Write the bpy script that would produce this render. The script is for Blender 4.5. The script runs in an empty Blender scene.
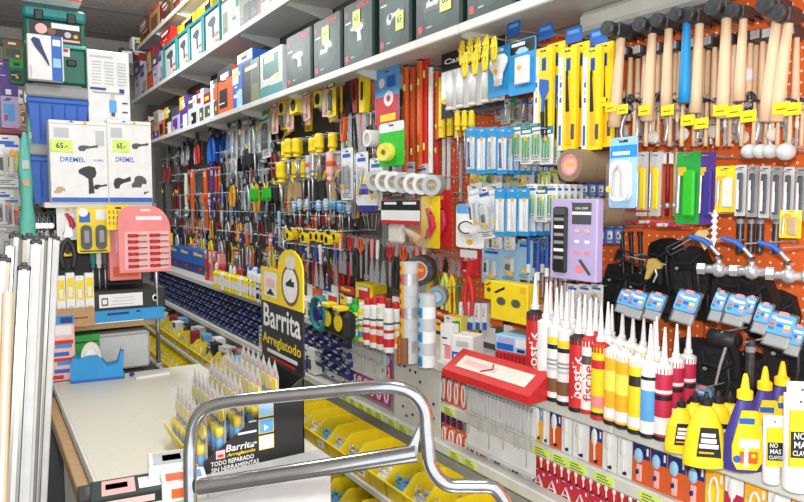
import bpy, bmesh, math, random
from mathutils import Vector, Matrix, Euler
random.seed(7)
SC = bpy.context.scene
COL = SC.collection
PI = math.pi
# ---------------------------------------------------------------- camera
F = 650.0
EYE = 1.62
YAW = math.radians(33.0)
PITCH = math.radians(4.05)
cam_d = bpy.data.cameras.new('camera')
cam = bpy.data.objects.new('camera', cam_d)
COL.objects.link(cam)
cam_d.sensor_width = 36.0
cam_d.lens = F / 804.0 * 36.0
cam_d.clip_start = 0.05
cam.location = (0, 0, EYE)
cam.rotation_euler = (PI / 2 - PITCH, 0, -YAW)
SC.camera = cam
# ---------------------------------------------------------------- world, lamps, exposure
wd = bpy.data.worlds.new('world')
SC.world = wd
wd.use_nodes = True
wd.node_tree.nodes['Background'].inputs[0].default_value = (0.93, 0.96, 1.0, 1)
wd.node_tree.nodes['Background'].inputs[1].default_value = 0.85
SC.view_settings.view_transform = 'Standard'
SC.view_settings.look = 'None'
SC.view_settings.gamma = 1.0
SC.view_settings.use_curve_mapping = False
SC.view_settings.exposure = 0.92

def lamp(name, kind, loc, energy, size=0.1, size_y=None, rot=(0, 0, 0), color=(1, 1, 1)):
    l = bpy.data.lights.new(name, kind)
    l.energy = energy
    l.color = color
    if kind == 'AREA':
        l.size = size
        if size_y:
            l.shape = 'RECTANGLE'
            l.size_y = size_y
    elif kind == 'POINT':
        l.shadow_soft_size = size
    o = bpy.data.objects.new(name, l)
    o.location = loc
    o.rotation_euler = rot
    COL.objects.link(o)
    return o
lamp('camera_flash', 'POINT', (0.02, -0.02, 1.74), 74, 0.03, color=(1.0, 0.98, 0.95))
for yy in (1.2, 4.0, 6.8):       # fluorescent fittings over the aisle
    lamp('ceiling_tube_light', 'POINT', (0.75, yy, 3.45), {1.2: 44, 4.0: 58, 6.8: 86}[yy], 0.3, color=(0.94, 0.98, 1.0))

# ---------------------------------------------------------------- pixel <-> place helpers
CM = Euler(cam.rotation_euler).to_matrix()
CO = Vector((0, 0, EYE))
def ray(px, py):
    return CM @ Vector(((px - 402) / F, -(py - 251) / F, -1.0))
def WP(px, py, X):
    r = ray(px, py); return CO + r * (X / r.x)
def YP(px, py, Y):
    r = ray(px, py); return CO + r * (Y / r.y)
def GP(px, py, z):
    r = ray(px, py); return CO + r * ((z - EYE) / r.z)
def DP(px, py, d):
    return CO + ray(px, py) * d
def depth(p):
    return -(CM.transposed() @ (Vector(p) - CO)).z
def pxz(px, X, z):
    """point on the plane x = X at picture column px and height z"""
    p = WP(px, 251, X)
    for _ in range(4):
        v = CM.transposed() @ (Vector((X, p.y, z)) - CO)
        py = 251 - F * v.y / -v.z
        p = WP(px, py, X)
    return Vector((X, p.y, z))

# ---------------------------------------------------------------- materials
def lin(c):
    c /= 255.0
    return c / 12.92 if c <= 0.04045 else ((c + 0.055) / 1.055) ** 2.4
PAL = dict(
 white=(236,236,234), cream=(226,220,205), grey=(150,152,152), lgrey=(195,197,197), dgrey=(78,80,82), black=(22,22,24), soft_black=(38,38,40),
 red=(205,38,40), dred=(140,28,34), crimson=(196,36,74), pink=(238,140,140), lpink=(244,186,182), magenta=(200,50,140), orange=(226,96,34), dorange=(205,80,28),
 yellow=(244,214,26), lyellow=(246,230,90), amber=(246,178,30), lime=(214,240,110), green=(40,160,64), bgreen=(46,190,40), dgreen=(18,42,35), mgreen=(30,104,84), pgreen=(32,64,52), teal=(40,130,130), jade=(96,190,170),
 blue=(38,98,190), dblue=(28,44,110), navy=(34,56,128), sky=(92,164,222), cyan=(40,150,214), lblue=(160,205,236), purple=(86,52,140), lilac=(188,172,214), violet=(58,50,140),
 wood=(222,186,148), pale_wood=(232,205,172), tan=(196,164,122), brown=(128,84,52), dbrown=(80,56,42), card=(196,158,108), tape_brown=(142,122,98), brass=(200,170,90), bar_grey=(112,112,106), bar_cream=(186,178,158), cyan_blue=(20,140,206), skin=(230,190,150),
 olive=(110,110,50), camo=(112,120,84))
MATS = {}
def M(name):
    """plain coloured material with a faint mottling; suffixes: _g glossy, _m metal"""
    if name in MATS: return MATS[name]
    m = bpy.data.materials.new(name); m.use_nodes = True
    nt = m.node_tree; b = nt.nodes['Principled BSDF']
    base = name; rough = 0.5; metal = 0.0
    if name.endswith('_g'): base = name[:-2]; rough = 0.22
    if name.endswith('_m'): base = name[:-2]; rough = 0.3; metal = 0.85
    r, g, bl = [lin(v) for v in PAL[base]]
    n = nt.nodes.new('ShaderNodeTexNoise'); n.inputs['Scale'].default_value = 18.0; n.inputs['Detail'].default_value = 3.0
    tc = nt.nodes.new('ShaderNodeTexCoord'); nt.links.new(tc.outputs['Object'], n.inputs['Vector'])
    mx = nt.nodes.new('ShaderNodeMix'); mx.data_type = 'RGBA'
    mx.inputs[6].default_value = (r * .82, g * .82, bl * .82, 1); mx.inputs[7].default_value = (min(1, r * 1.12), min(1, g * 1.12), min(1, bl * 1.12), 1)
    nt.links.new(n.outputs['Fac'], mx.inputs[0]); nt.links.new(mx.outputs[2], b.inputs['Base Color'])
    b.inputs['Roughness'].default_value = rough; b.inputs['Metallic'].default_value = metal
    MATS[name] = m
    return m
def special(name, col, rough=.5, metal=0, scale=30, amp=.25, bump=0, stretch=(1, 1, 1), col2=None):
    m = bpy.data.materials.new(name); m.use_nodes = True
    nt = m.node_tree; b = nt.nodes['Principled BSDF']
    c = [lin(v) for v in col]
    c2 = [lin(v) for v in col2] if col2 else [v * (1 - amp) for v in c]
    tc = nt.nodes.new('ShaderNodeTexCoord'); mp = nt.nodes.new('ShaderNodeMapping'); mp.inputs['Scale'].default_value = stretch
    nt.links.new(tc.outputs['Object'], mp.inputs[0])
    n = nt.nodes.new('ShaderNodeTexNoise'); n.inputs['Scale'].default_value = scale; n.inputs['Detail'].default_value = 4
    nt.links.new(mp.outputs[0], n.inputs['Vector'])
    cr = nt.nodes.new('ShaderNodeValToRGB'); cr.color_ramp.elements[0].position = .35; cr.color_ramp.elements[1].position = .65
    cr.color_ramp.elements[0].color = (*c2, 1); cr.color_ramp.elements[1].color = (*c, 1)
    nt.links.new(n.outputs['Fac'], cr.inputs[0]); nt.links.new(cr.outputs[0], b.inputs['Base Color'])
    b.inputs['Roughness'].default_value = rough; b.inputs['Metallic'].default_value = metal
    if bump:
        bp = nt.nodes.new('ShaderNodeBump'); bp.inputs['Strength'].default_value = bump; bp.inputs['Distance'].default_value = .01
        nt.links.new(n.outputs['Fac'], bp.inputs['Height']); nt.links.new(bp.outputs[0], b.inputs['Normal'])
    MATS[name] = m
    return m
special('laminate', (228, 224, 206), .35, 0, 60, .06)
special('shelf_white', (214, 214, 206), .4, 0, 14, .08)
special('chrome', (205, 208, 212), .13, 1, 40, .12)
special('steel', (206, 208, 212), .32, .5, 60, .22)
special('dark_steel', (92, 94, 98), .38, .7, 50, .4)
special('plaster', (150, 146, 140), .9, 0, 22, .16, .3)
special('ceiling_tile', (158, 150, 144), .95, 0, 26, .32, .4)
special('floor_tile', (120, 112, 104), .6, 0, 10, .2)
special('handle_wood', (228, 194, 158), .5, 0, 12, .12, 0, (1, 1, .12))
special('board_wood', (196, 160, 112), .55, 0, 16, .2, 0, (1, 8, 1))
special('nylon', (17, 17, 19), .75, 0, 60, .6, .5)
special('profile_metal', (150, 150, 143), .32, .6, 34, .4, 0, (1, 1, .08))
special('cardboard', (192, 152, 104), .8, 0, 30, .15)
special('knurl', (120, 122, 124), .35, .8, 120, .5)
def clear_mat(name, tint, a):
    m = bpy.data.materials.new(name); m.use_nodes = True
    nt = m.node_tree; nt.nodes.clear()
    o = nt.nodes.new('ShaderNodeOutputMaterial'); t = nt.nodes.new('ShaderNodeBsdfTransparent'); g = nt.nodes.new('ShaderNodeBsdfPrincipled')
    g.inputs['Roughness'].default_value = .12; g.inputs['Base Color'].default_value = (*[lin(v) for v in tint], 1)
    t.inputs[0].default_value = (.98, .985, .99, 1)
    mx = nt.nodes.new('ShaderNodeMixShader'); mx.inputs[0].default_value = a; nt.links.new(t.outputs[0], mx.inputs[1]); nt.links.new(g.outputs[0], mx.inputs[2])
    nt.links.new(mx.outputs[0], o.inputs[0]); MATS[name] = m
clear_mat('clear', (250, 252, 255), .07)
clear_mat('clear_blue', (150, 190, 225), .4)
def peg_mat(name, col, hole):
    m = bpy.data.materials.new(name); m.use_nodes = True
    nt = m.node_tree; b = nt.nodes['Principled BSDF']; b.inputs['Roughness'].default_value = .45
    tc = nt.nodes.new('ShaderNodeTexCoord'); mp = nt.nodes.new('ShaderNodeMapping'); mp.inputs['Scale'].default_value = (1 / .037,) * 3
    nt.links.new(tc.outputs['Object'], mp.inputs[0])
    fr = nt.nodes.new('ShaderNodeVectorMath'); fr.operation = 'FRACTION'; nt.links.new(mp.outputs[0], fr.inputs[0])
    sb = nt.nodes.new('ShaderNodeVectorMath'); sb.operation = 'SUBTRACT'; sb.inputs[1].default_value = (.5, .5, .5); nt.links.new(fr.outputs[0], sb.inputs[0])
    ml = nt.nodes.new('ShaderNodeVectorMath'); ml.operation = 'MULTIPLY'; ml.inputs[1].default_value = (0, 1, 1); nt.links.new(sb.outputs[0], ml.inputs[0])
    ln = nt.nodes.new('ShaderNodeVectorMath'); ln.operation = 'LENGTH'; nt.links.new(ml.outputs[0], ln.inputs[0])
    lt = nt.nodes.new('ShaderNodeMath'); lt.operation = 'LESS_THAN'; lt.inputs[1].default_value = .11; nt.links.new(ln.outputs['Value'], lt.inputs[0])
    mx = nt.nodes.new('ShaderNodeMix'); mx.data_type = 'RGBA'
    mx.inputs[6].default_value = (*[lin(v) for v in col], 1); mx.inputs[7].default_value = (*[lin(v) for v in hole], 1)
    nt.links.new(lt.outputs[0], mx.inputs[0]); nt.links.new(mx.outputs[2], b.inputs['Base Color']); MATS[name] = m
peg_mat('peg_orange', (232, 106, 44), (255, 226, 206))  # pale dots: light reflecting at the holes is put into their colour
peg_mat('peg_grey', (104, 98, 90), (40, 38, 36))

# ---------------------------------------------------------------- mesh builder
_TXT = {}
def text_geo(s):
    if s in _TXT: return _TXT[s]
    cu = bpy.data.curves.new('txt', 'FONT'); cu.body = s; cu.size = 1.0; cu.align_x = 'CENTER'; cu.align_y = 'CENTER'; cu.resolution_u = 2; cu.offset = .018
    o = bpy.data.objects.new('txt', cu)
    me = bpy.data.meshes.new_from_object(o)
    vs = [tuple(v.co) for v in me.vertices]; fs = [tuple(p.vertices) for p in me.polygons]
    bpy.data.objects.remove(o); bpy.data.curves.remove(cu); bpy.data.meshes.remove(me)
    xs = [v[0] for v in vs]; ys = [v[1] for v in vs]
    _TXT[s] = (vs, fs, max(xs) - min(xs), max(ys) - min(ys)); return _TXT[s]

class B:
    def __init__(s): s.v = []; s.f = []; s.m = []; s.sm = []; s.ml = []
    def mi(s, mat):
        if mat not in s.ml: s.ml.append(mat)
        return s.ml.index(mat)
    def add(s, vs, fs, mat, smooth=False):
        k = len(s.v); i = s.mi(mat); s.v += [tuple(v) for v in vs]
        for f in fs: s.f.append(tuple(a + k for a in f)); s.m.append(i); s.sm.append(smooth)
        return s
    def box(s, cx, cy, cz, sx, sy, sz, mat, b=0.0):
        hx, hy, hz = sx / 2, sy / 2, sz / 2
        b = min(b, hx * .9, hy * .9, hz * .9)
        if b <= 0:
            vs = [(cx + i * hx, cy + j * hy, cz + k * hz) for i in (-1, 1) for j in (-1, 1) for k in (-1, 1)]
            return s.add(vs, [(0, 1, 3, 2), (4, 6, 7, 5), (0, 4, 5, 1), (2, 3, 7, 6), (0, 2, 6, 4), (1, 5, 7, 3)], mat)
        vs = []; ix = {}
        for i in (-1, 1):
            for j in (-1, 1):
                for k in (-1, 1):
                    for a in range(3):
                        ix[i, j, k, a] = len(vs)
                        vs.append((cx + i * (hx - (b if a != 0 else 0)), cy + j * (hy - (b if a != 1 else 0)), cz + k * (hz - (b if a != 2 else 0))))
        fs = []
        for t in (-1, 1):
            fs.append([ix[t, j, k, 0] for j, k in ((-1, -1), (1, -1), (1, 1), (-1, 1))])
            fs.append([ix[i, t, k, 1] for i, k in ((-1, -1), (1, -1), (1, 1), (-1, 1))])
            fs.append([ix[i, j, t, 2] for i, j in ((-1, -1), (1, -1), (1, 1), (-1, 1))])
        for a in (-1, 1):
            for c in (-1, 1):
                fs.append([ix[a, c, -1, 0], ix[a, c, -1, 1], ix[a, c, 1, 1], ix[a, c, 1, 0]])
                fs.append([ix[a, -1, c, 0], ix[a, -1, c, 2], ix[a, 1, c, 2], ix[a, 1, c, 0]])
                fs.append([ix[-1, a, c, 1], ix[-1, a, c, 2], ix[1, a, c, 2], ix[1, a, c, 1]])
        for i in (-1, 1):
            for j in (-1, 1):
                for k in (-1, 1): fs.append([ix[i, j, k, 0], ix[i, j, k, 1], ix[i, j, k, 2]])
        return s.add(vs, fs, mat)
    def prism(s, poly, y0, y1, mat, sh=(0, 0)):
        n = len(poly)
        vs = [(x + sh[0], y0, z + sh[1]) for x, z in poly] + [(x + sh[0], y1, z + sh[1]) for x, z in poly]
        fs = [tuple(range(n)), tuple(range(2 * n - 1, n - 1, -1))] + [(i, (i + 1) % n, n + (i + 1) % n, n + i) for i in range(n)]
        return s.add(vs, fs, mat)
    def flat(s, poly, y, mat):
        return s.add([(x, y, z) for x, z in poly], [tuple(range(len(poly)))], mat)
    def rect(s, x0, z0, x1, z1, y, mat):
        return s.flat([(x0, z0), (x1, z0), (x1, z1), (x0, z1)], y, mat)
    def cyl(s, p0, p1, r0, r1, mat, n=10, smooth=True):
        p0 = Vector(p0); p1 = Vector(p1); d = (p1 - p0).normalized()
        a = d.orthogonal().normalized(); b = d.cross(a)
        vs = []
        for p, r in ((p0, r0), (p1, r1)):
            for i in range(n):
                t = 2 * PI * i / n; vs.append(p + (a * math.cos(t) + b * math.sin(t)) * r)
        s.add(vs, [(i, (i + 1) % n, n + (i + 1) % n, n + i) for i in range(n)], mat, smooth)
        k = len(s.v) - 2 * n; i = s.mi(mat)
        s.f += [tuple(range(k, k + n)), tuple(range(k + n, k + 2 * n))]; s.m += [i, i]; s.sm += [False, False]
        return s
    def lathe(s, prof, mat, n=14, c=(0, 0, 0), sy=1.0, axis='z'):
        """prof: (r, z[, mat])"""
        def put(r, z, t):
            x, y = r * math.cos(t), r * math.sin(t) * sy
            return (c[0] + x, c[1] + y, c[2] + z) if axis == 'z' else (c[0] + x, c[1] + z, c[2] + y)
        for a, b in zip(prof[:-1], prof[1:]):
            vs = [put(a[0], a[1], 2 * PI * i / n) for i in range(n)] + [put(b[0], b[1], 2 * PI * i / n) for i in range(n)]
            s.add(vs, [(i, (i + 1) % n, n + (i + 1) % n, n + i) for i in range(n)], b[2] if len(b) > 2 else mat, True)
        for e, g in ((prof[0], prof[1]), (prof[-1], prof[-2])):
            if e[0] > 1e-5 and abs(e[1] - g[1]) > 1e-6 and tuple(prof[0][:2]) != tuple(prof[-1][:2]): s.add([put(e[0], e[1], 2 * PI * i / n) for i in range(n)], [tuple(range(n))], e[2] if len(e) > 2 else mat)
        return s
    def tube(s, pts, r, mat, n=8, closed=False):
        pts = [Vector(p) for p in pts]; rings = []; m = len(pts); up = None
        for i, p in enumerate(pts):
            q0 = pts[max(0, i - 1)]; q1 = pts[min(m - 1, i + 1)]; d = (q1 - q0).normalized()
            a = d.orthogonal().normalized() if up is None else (up - d * up.dot(d)).normalized()
            up = a; b = d.cross(a); rr = r[i] if isinstance(r, (list, tuple)) else r
            rings.append([p + (a * math.cos(2 * PI * k / n) + b * math.sin(2 * PI * k / n)) * rr for k in range(n)])
        vs = [v for g in rings for v in g]; fs = []
        for i in range(m - 1):
            for k in range(n): fs.append((i * n + k, i * n + (k + 1) % n, (i + 1) * n + (k + 1) % n, (i + 1) * n + k))
        s.add(vs, fs, mat, True); s.add(rings[0], [tuple(range(n))], mat); s.add(rings[-1], [tuple(range(n))], mat)
        return s
    def ell(s, c, r, mat, n=10, m=6):
        prof = [(math.sin(PI * i / m), -math.cos(PI * i / m)) for i in range(m + 1)]
        vs = []; fs = []
        for a, z in prof:
            for k in range(n): vs.append((c[0] + r[0] * a * math.cos(2 * PI * k / n), c[1] + r[1] * a * math.sin(2 * PI * k / n), c[2] + r[2] * z))
        for i in range(m):
            for k in range(n): fs.append((i * n + k, i * n + (k + 1) % n, (i + 1) * n + (k + 1) % n, (i + 1) * n + k))
        return s.add(vs, fs, mat, True)
    def text(s, t, w, cx, cz, y, mat, rot=0.0, h=None, shear=0.0):
        """flat print w metres long on the face at depth y, facing -y"""
        vs, fs, tw, th = text_geo(t); k = w / tw; kz = k if h is None else h / th
        ca, sa = math.cos(rot), math.sin(rot); out = []
        for x, z, _ in vs:
            x = x * k + z * kz * shear; z = z * kz; out.append((cx + x * ca - z * sa, y, cz + x * sa + z * ca))
        return s.add(out, fs, mat)
    def rotate(s, k, M3):
        for i in range(k, len(s.v)): s.v[i] = tuple(M3 @ Vector(s.v[i]))
    def build(s, name, parent=None, loc=None):
        me = bpy.data.meshes.new(name)
        me.from_pydata(s.v, [], s.f)
        for m in s.ml: me.materials.append(MATS[m] if m in MATS else M(m))
        me.polygons.foreach_set('material_index', s.m)
        me.polygons.foreach_set('use_smooth', s.sm)
        bm = bmesh.new(); bm.from_mesh(me); bmesh.ops.recalc_face_normals(bm, faces=bm.faces); bm.to_mesh(me); bm.free()
        me.update()
        o = bpy.data.objects.new(name, me); COL.objects.link(o)
        if parent: o.parent = parent
        if loc is not None: o.location = loc
        return o

def tag(o, label=None, cat=None, group=None, kind=None):
    if label: o['label'] = label
    if cat: o['category'] = cat
    if group: o['group'] = group
    if kind: o['kind'] = kind
    return o
def root(name, cat):
    o = bpy.data.objects.new(name, None); o.empty_display_size = .05; COL.objects.link(o); o['category'] = cat
    return o
KIDS = {}
def dup(r, parent=None):
    c = r.copy(); COL.objects.link(c)
    if parent: c.parent = parent
    for ch in (KIDS[r.name] if r.name in KIDS else kids(r)): dup(ch, c)
    return c

def kids(r):
    KIDS[r.name] = [o for o in r.children]; return KIDS[r.name]
PROTO = {}
PENDING = {}
def put(fn, args, loc, rz=-90, s=1.0, label=None, group=None, rx=0, ry=0):
    key = (fn.__name__,) + tuple(args)
    if key not in PROTO:
        o = fn(*args); PROTO[key] = [o, True]
        PROTO[key].append(list(kids(o)))
        for k in kids(o): kids(k)
    else: o = dup(PROTO[key][0])
    o.location = loc
    o.rotation_euler = (math.radians(rx), math.radians(ry), math.radians(rz))
    o.scale = (s, s, s) if isinstance(s, (int, float)) else s
    if label: o['label'] = label
    if group: o['group'] = group
    elif 'group' in o.keys(): del o['group']
    return o
_ones = 'first second third fourth fifth sixth seventh eighth ninth tenth eleventh twelfth thirteenth fourteenth fifteenth sixteenth seventeenth eighteenth nineteenth'.split()
def nth(i):
    if i < 19: return _ones[i]
    t = ['', '', 'twent', 'thirt', 'fort', 'fift', 'sixt', 'sevent', 'eight'][(i + 1) // 10]; u = (i + 1) % 10
    return t + 'ieth' if u == 0 else t + 'y-' + _ones[u - 1]
def dims(fn, args):
    return fn.dims if not callable(fn.dims) else fn.dims(*args)
WIRES = [0]
def wire(x, y, z):
    if WIRES[0] >= 299 or x > 2.2: return
    WIRES[0] += 1
    if 'wire' not in PROTO:
        b = B(); b.tube([(0, 0, 0), (0, -1.0, 0)], .0028, 'steel', 6); o = b.build('peg_wire'); o['category'] = 'hook'; PROTO['wire'] = o
    else: o = PROTO['wire'].copy(); COL.objects.link(o)
    o.location = (2.252, y, z); o.rotation_euler = (0, 0, -PI / 2); o.scale = (1, 2.252 - x + .03, 1); o['label'] = 'plain steel peg wire sticking out of the pegboard to carry hanging goods'; o['group'] = 'plain steel peg wires'
def behind(o, n, dx, words, group):
    for k in range(n):
        c = dup(o); c.location.x += dx * (k + 1); c['label'] = f'{words}, {nth(k)} behind the front one'; c['group'] = group
def hung(fn, args, bx, X, label, group=None, dy=0, rz=-90, ry=0, base=False):
    """fit a thing facing the aisle into the picture box bx at the plane x = X (origin top centre, or base centre)"""
    x0, y0, x1, y1 = bx; cx = (x0 + x1) / 2
    a = WP(cx, y0, X); b = WP(cx, y1, X); w = abs(WP(x0, y0, X).y - WP(x1, y0, X).y); h = a.z - b.z
    W, H = dims(fn, args)
    if not base: wire(X, a.y + dy, a.z - .012)
    return put(fn, args, (X, a.y + dy, b.z if base else a.z), rz, (w / W, min(w / W, h / H), h / H), label, group, ry=ry)
def facing(fn, args, bx, Y, label, group=None, base=True, rz=0, z=None):
    x0, y0, x1, y1 = bx; cx = (x0 + x1) / 2
    a = YP(cx, y0, Y); b = YP(cx, y1, Y); w = abs(YP(x0, y0, Y).x - YP(x1, y0, Y).x); h = a.z - (b.z if z is None else z)
    W, H = dims(fn, args)
    return put(fn, args, (a.x, Y, (b.z if z is None else z) if base else a.z), rz, (w / W, min(w / W, h / H), h / H), label, group)
def stand(fn, args, px, py, hpx, z, label, group=None, rz=-60, sx=1.0):
    p = GP(px, py, z); W, H = dims(fn, args); s = hpx * depth(p) / F / H
    return put(fn, args, p, rz, (s * sx, s * sx, s), label, group)
def row(items, a, b, n, hpx, X, where, group, rz=-90, jz=0.0, jx=0.0, alt=None, sw=1.0, tilt=0):
    """a row of hanging things from picture point a to b on the plane x = X; items: (fn, args, words)"""
    A = WP(*a, X); Bp = WP(*b, X); out = []
    for i in range(n):
        t = (i + .5) / n; p = A.lerp(Bp, t)
        fn, args, words = items[i % len(items)] if alt is None else items[alt[i % len(alt)]]
        W, H = dims(fn, args); q = A.lerp(Bp, .5); s = hpx * depth(q) / F / H
        wire(X, p.y, p.z - .01)
        p = Vector((X + random.uniform(-jx, jx), p.y, p.z + random.uniform(-jz, jz)))
        out.append(put(fn, args, p, rz, (s * sw, s * sw, s), f'{words}, {nth(i)} from the left {where}', group, ry=random.uniform(-tilt, tilt)))
    return out
# ================================================================ builders of things (local frame: x right, -y towards the viewer, z up)
def D(w, h):
    def deco(f): f.dims = (w, h); return f
    return deco
def circle(cx, cz, r, n=14, rz=None): return [(cx + r * math.cos(2 * PI * i / n), cz + (rz or r) * math.sin(2 * PI * i / n)) for i in range(n)]
def rrect(x0, z0, x1, z1, r, n=3):
    out = []
    for cx, cz, a in ((x1 - r, z0 + r, -90), (x1 - r, z1 - r, 0), (x0 + r, z1 - r, 90), (x0 + r, z0 + r, 180)):
        for i in range(n + 1):
            t = math.radians(a + 90 * i / n); out.append((cx + r * math.cos(t), cz + r * math.sin(t)))
    return out
DRILL = [(-.5, .28), (-.2, .36), (.1, .4), (.42, .36), (.5, .2), (.42, .08), (.28, .04), (.3, -.12), (.36, -.4), (.02, -.42), (.04, -.2), (.02, .02), (-.2, .1), (-.5, .18)]
GRIND = [(-.5, -.1), (-.42, .1), (-.2, .16), (.1, .1), (.5, .22), (.5, .02), (.1, -.06), (-.1, -.14), (-.18, -.3), (-.42, -.3)]
SAWP = [(-.5, -.3), (-.5, -.12), (-.34, 0), (-.3, .2), (-.1, .32), (.2, .3), (.42, .16), (.5, 0), (.44, -.12), (.2, -.1), (.1, -.3)]
def place_poly(poly, cx, cz, w, h): return [(cx + x * w, cz + z * h) for x, z in poly]

# ---- hammers
@D(.10, .34)
def claw_hammer(handle, grip, size):
    r = root('hammer', 'hammer'); b = B(); k = size
    b.cyl((0, -.052 * k, -.018), (0, -.038 * k, -.018), .0155 * k, .0165 * k, 'dark_steel', 14)
    b.cyl((0, -.038 * k, -.018), (0, -.026 * k, -.018), .012 * k, .013 * k, 'dark_steel', 12)
    b.box(0, -.002, -.018, .028 * k, .05 * k, .03 * k, 'dark_steel', .005)
    for s in (-1, 1):
        b.tube([(s * .006 * k, .02 * k, -.018), (s * .009 * k, .045 * k, -.016), (s * .011 * k, .066 * k, -.03)], [.009 * k, .007 * k, .003 * k], 'dark_steel', 6)
    b.build('hammer_head', r)
    h = B(); h.tube([(0, 0, -.004), (0, 0, -.06), (0, 0, -.16), (0, 0, -.26), (0, 0, -.338), (0, 0, -.34)], [.010 * k, .0095 * k, .0115 * k, .0135 * k, .014 * k, .009 * k], handle, 10)
    h.build('handle', r)
    if grip:
        g = B(); g.tube([(0, 0, -.24), (0, 0, -.3), (0, 0, -.342)], [.0155, .017, .0165], grip, 10); g.build('grip', r)
    return r
@D(.14, .34)
def club_hammer(handle, n_=0):
    r = root('hammer', 'hammer'); b = B()
    b.box(0, 0, -.024, .046, .12, .044, 'dark_steel', .01)
    b.box(0, -.062, -.024, .038, .006, .036, 'steel', .004); b.box(0, .062, -.024, .038, .006, .036, 'steel', .004); b.build('hammer_head', r)
    h = B(); h.tube([(0, 0, 0), (0, 0, -.06), (0, 0, -.16), (0, 0, -.3), (0, 0, -.34)], [.012, .011, .0135, .016, .015], handle, 10); h.build('handle', r)
    if n_:
        l = B(); l.rect(-.012, -.2, .012, -.15, -.0155, 'white'); l.box(0, 0, -.175, .028, .03, .05, 'white', .006); l.build('paper_sleeve', r)
    return r
# ---- screwdrivers, pliers, spanners
@D(.03, .24)
def screwdriver(col, tip, up):
    r = root('screwdriver', 'screwdriver'); b = B()
    prof = [(.004, 0), (.011, -.004), (.013, -.02), (.0125, -.05), (.014, -.075), (.009, -.088), (.011, -.098), (.007, -.104)]
    pz = prof if up else [(a, -.24 - z) for a, z in prof]
    b.lathe(pz, col, 8); b.build('handle', r)
    s = B(); z0, z1 = (-.1, -.235) if up else (-.14, -.005)
    s.cyl((0, 0, z0), (0, 0, z1), .0032, .0032, 'steel', 6); s.box(0, 0, z1, .008, .002, .012, 'steel'); s.build('shaft', r)
    if tip: t = B(); t.lathe([(.0135, -.034), (.0142, -.036), (.0142, -.05), (.0135, -.052)] if up else [(.0135, -.206), (.0142, -.204), (.0142, -.19), (.0135, -.188)], tip, 8); t.build('coloured_band', r)
    return r
@D(.075, .2)
def pliers(col, up):
    r = root('pliers', 'pliers'); s = 1 if up else -1; o = 0 if up else -.2
    def q(x, z): return (x, 0, o + s * z)
    b = B()
    for k in (-1, 1):
        b.tube([q(k * .002, -.002), q(k * .012, -.02), q(k * .013, -.045), q(-k * .012, -.075)], [.004, .009, .011, .009], 'dark_steel', 6)
    b.cyl((0, -.011, o + s * -.055), (0, .011, o + s * -.055), .012, .012, 'steel', 8); b.build('jaws', r)
    for k in (-1, 1):
        h = B(); h.tube([q(k * .012, -.075), q(k * .028, -.11), q(k * .032, -.15), q(k * .024, -.198)], [.007, .0095, .009, .0075], col, 7); h.build('handle', r)
    return r
@D(.045, .24)
def spanner(mat, n_=0):
    r = B()
    r.prism([(-.009, -.03), (-.006, -.21), (.006, -.21), (.009, -.03)], -.003, .003, mat)
    r.prism([(-.01, -.04), (-.022, -.028), (-.022, -.008), (-.014, 0), (-.01, -.018), (.01, -.018), (.014, 0), (.022, -.008), (.022, -.028), (.01, -.04)], -.005, .005, mat)
    r.lathe([(.011, -.005), (.019, -.005), (.019, .005), (.011, .005), (.011, -.005)], mat, 12, (0, 0, -.222), axis='y')
    o = r.build('spanner'); o['category'] = 'spanner'; return o
@D(.06, .3)
def wooden_ladle_tool(mat, n_=0):
    r = root('trowel', 'trowel'); b = B()
    b.tube([(0, 0, 0), (0, 0, -.1), (0, 0, -.2)], [.008, .011, .009], mat, 8); b.build('handle', r)
    h = B(); h.ell((0, 0, -.24), (.034, .01, .042), 'cream', 10, 6); h.build('blade', r); return r
@D(.05, .3)
def hacksaw(col, n_=0):
    r = root('hand_saw', 'saw'); b = B()
    b.prism([(-.012, -.12), (.014, -.12), (.02, -.3), (-.006, -.3)], -.001, .001, 'steel'); b.build('blade', r)
    h = B(); h.prism([(-.02, -.0), (.02, -.004), (.024, -.06), (.014, -.13), (-.016, -.13), (-.022, -.06)], -.01, .01, col)
    h.rect(-.008, -.09, .008, -.03, -.0102, 'black'); h.build('handle', r); return r
@D(.06, .3)
def flat_bar(col, n_=0):
    b = B(); b.box(0, 0, -.15, .05, .012, .3, col, .002); b.box(0, -.0065, -.15, .012, .004, .296, col, .001)
    b.rect(-.02, -.04, .02, -.015, -.0062, 'white'); b.flat(circle(0, -.012, .004, 8), -.0089, 'black')
    o = b.build('flat_bar'); o['category'] = 'bar'; return o
@D(.045, .4)
def spirit_level(col, n_=0):
    r = root('spirit_level', 'level'); b = B(); b.box(0, 0, -.2, .04, .018, .4, col, .003); b.box(0, -.0095, -.2, .018, .002, .39, col, .001); b.build('body', r)
    v = B()
    for z in (-.08, -.32): v.cyl((0, -.012, z - .012), (0, -.012, z + .012), .006, .006, 'lime', 8)
    v.build('vial', r)
    c = B(); c.box(0, 0, -.002, .041, .019, .006, 'black', .001); c.box(0, 0, -.398, .041, .019, .006, 'black', .001); c.build('end_cap', r)
    return r
@D(.08, .15)
def tape_measure(col, n_=0):
    r = root('tape_measure', 'tape measure'); b = B()
    b.prism([(-.036, -.03), (-.036, -.09), (.036, -.09), (.038, -.05), (.02, -.026), (-.02, -.02)], -.018, .018, col); b.build('case', r)
    d = B(); d.lathe([(0, -.02), (.022, -.02), (.024, -.018)], 'black', 12, (0, 0, -.058), axis='y'); d.build('disc', r)
    c = B(); c.rect(-.03, -.02, .03, 0, 0, 'black'); c.box(0, 0, -.01, .05, .001, .03, 'black'); c.build('hang_card', r)
    return r
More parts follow.
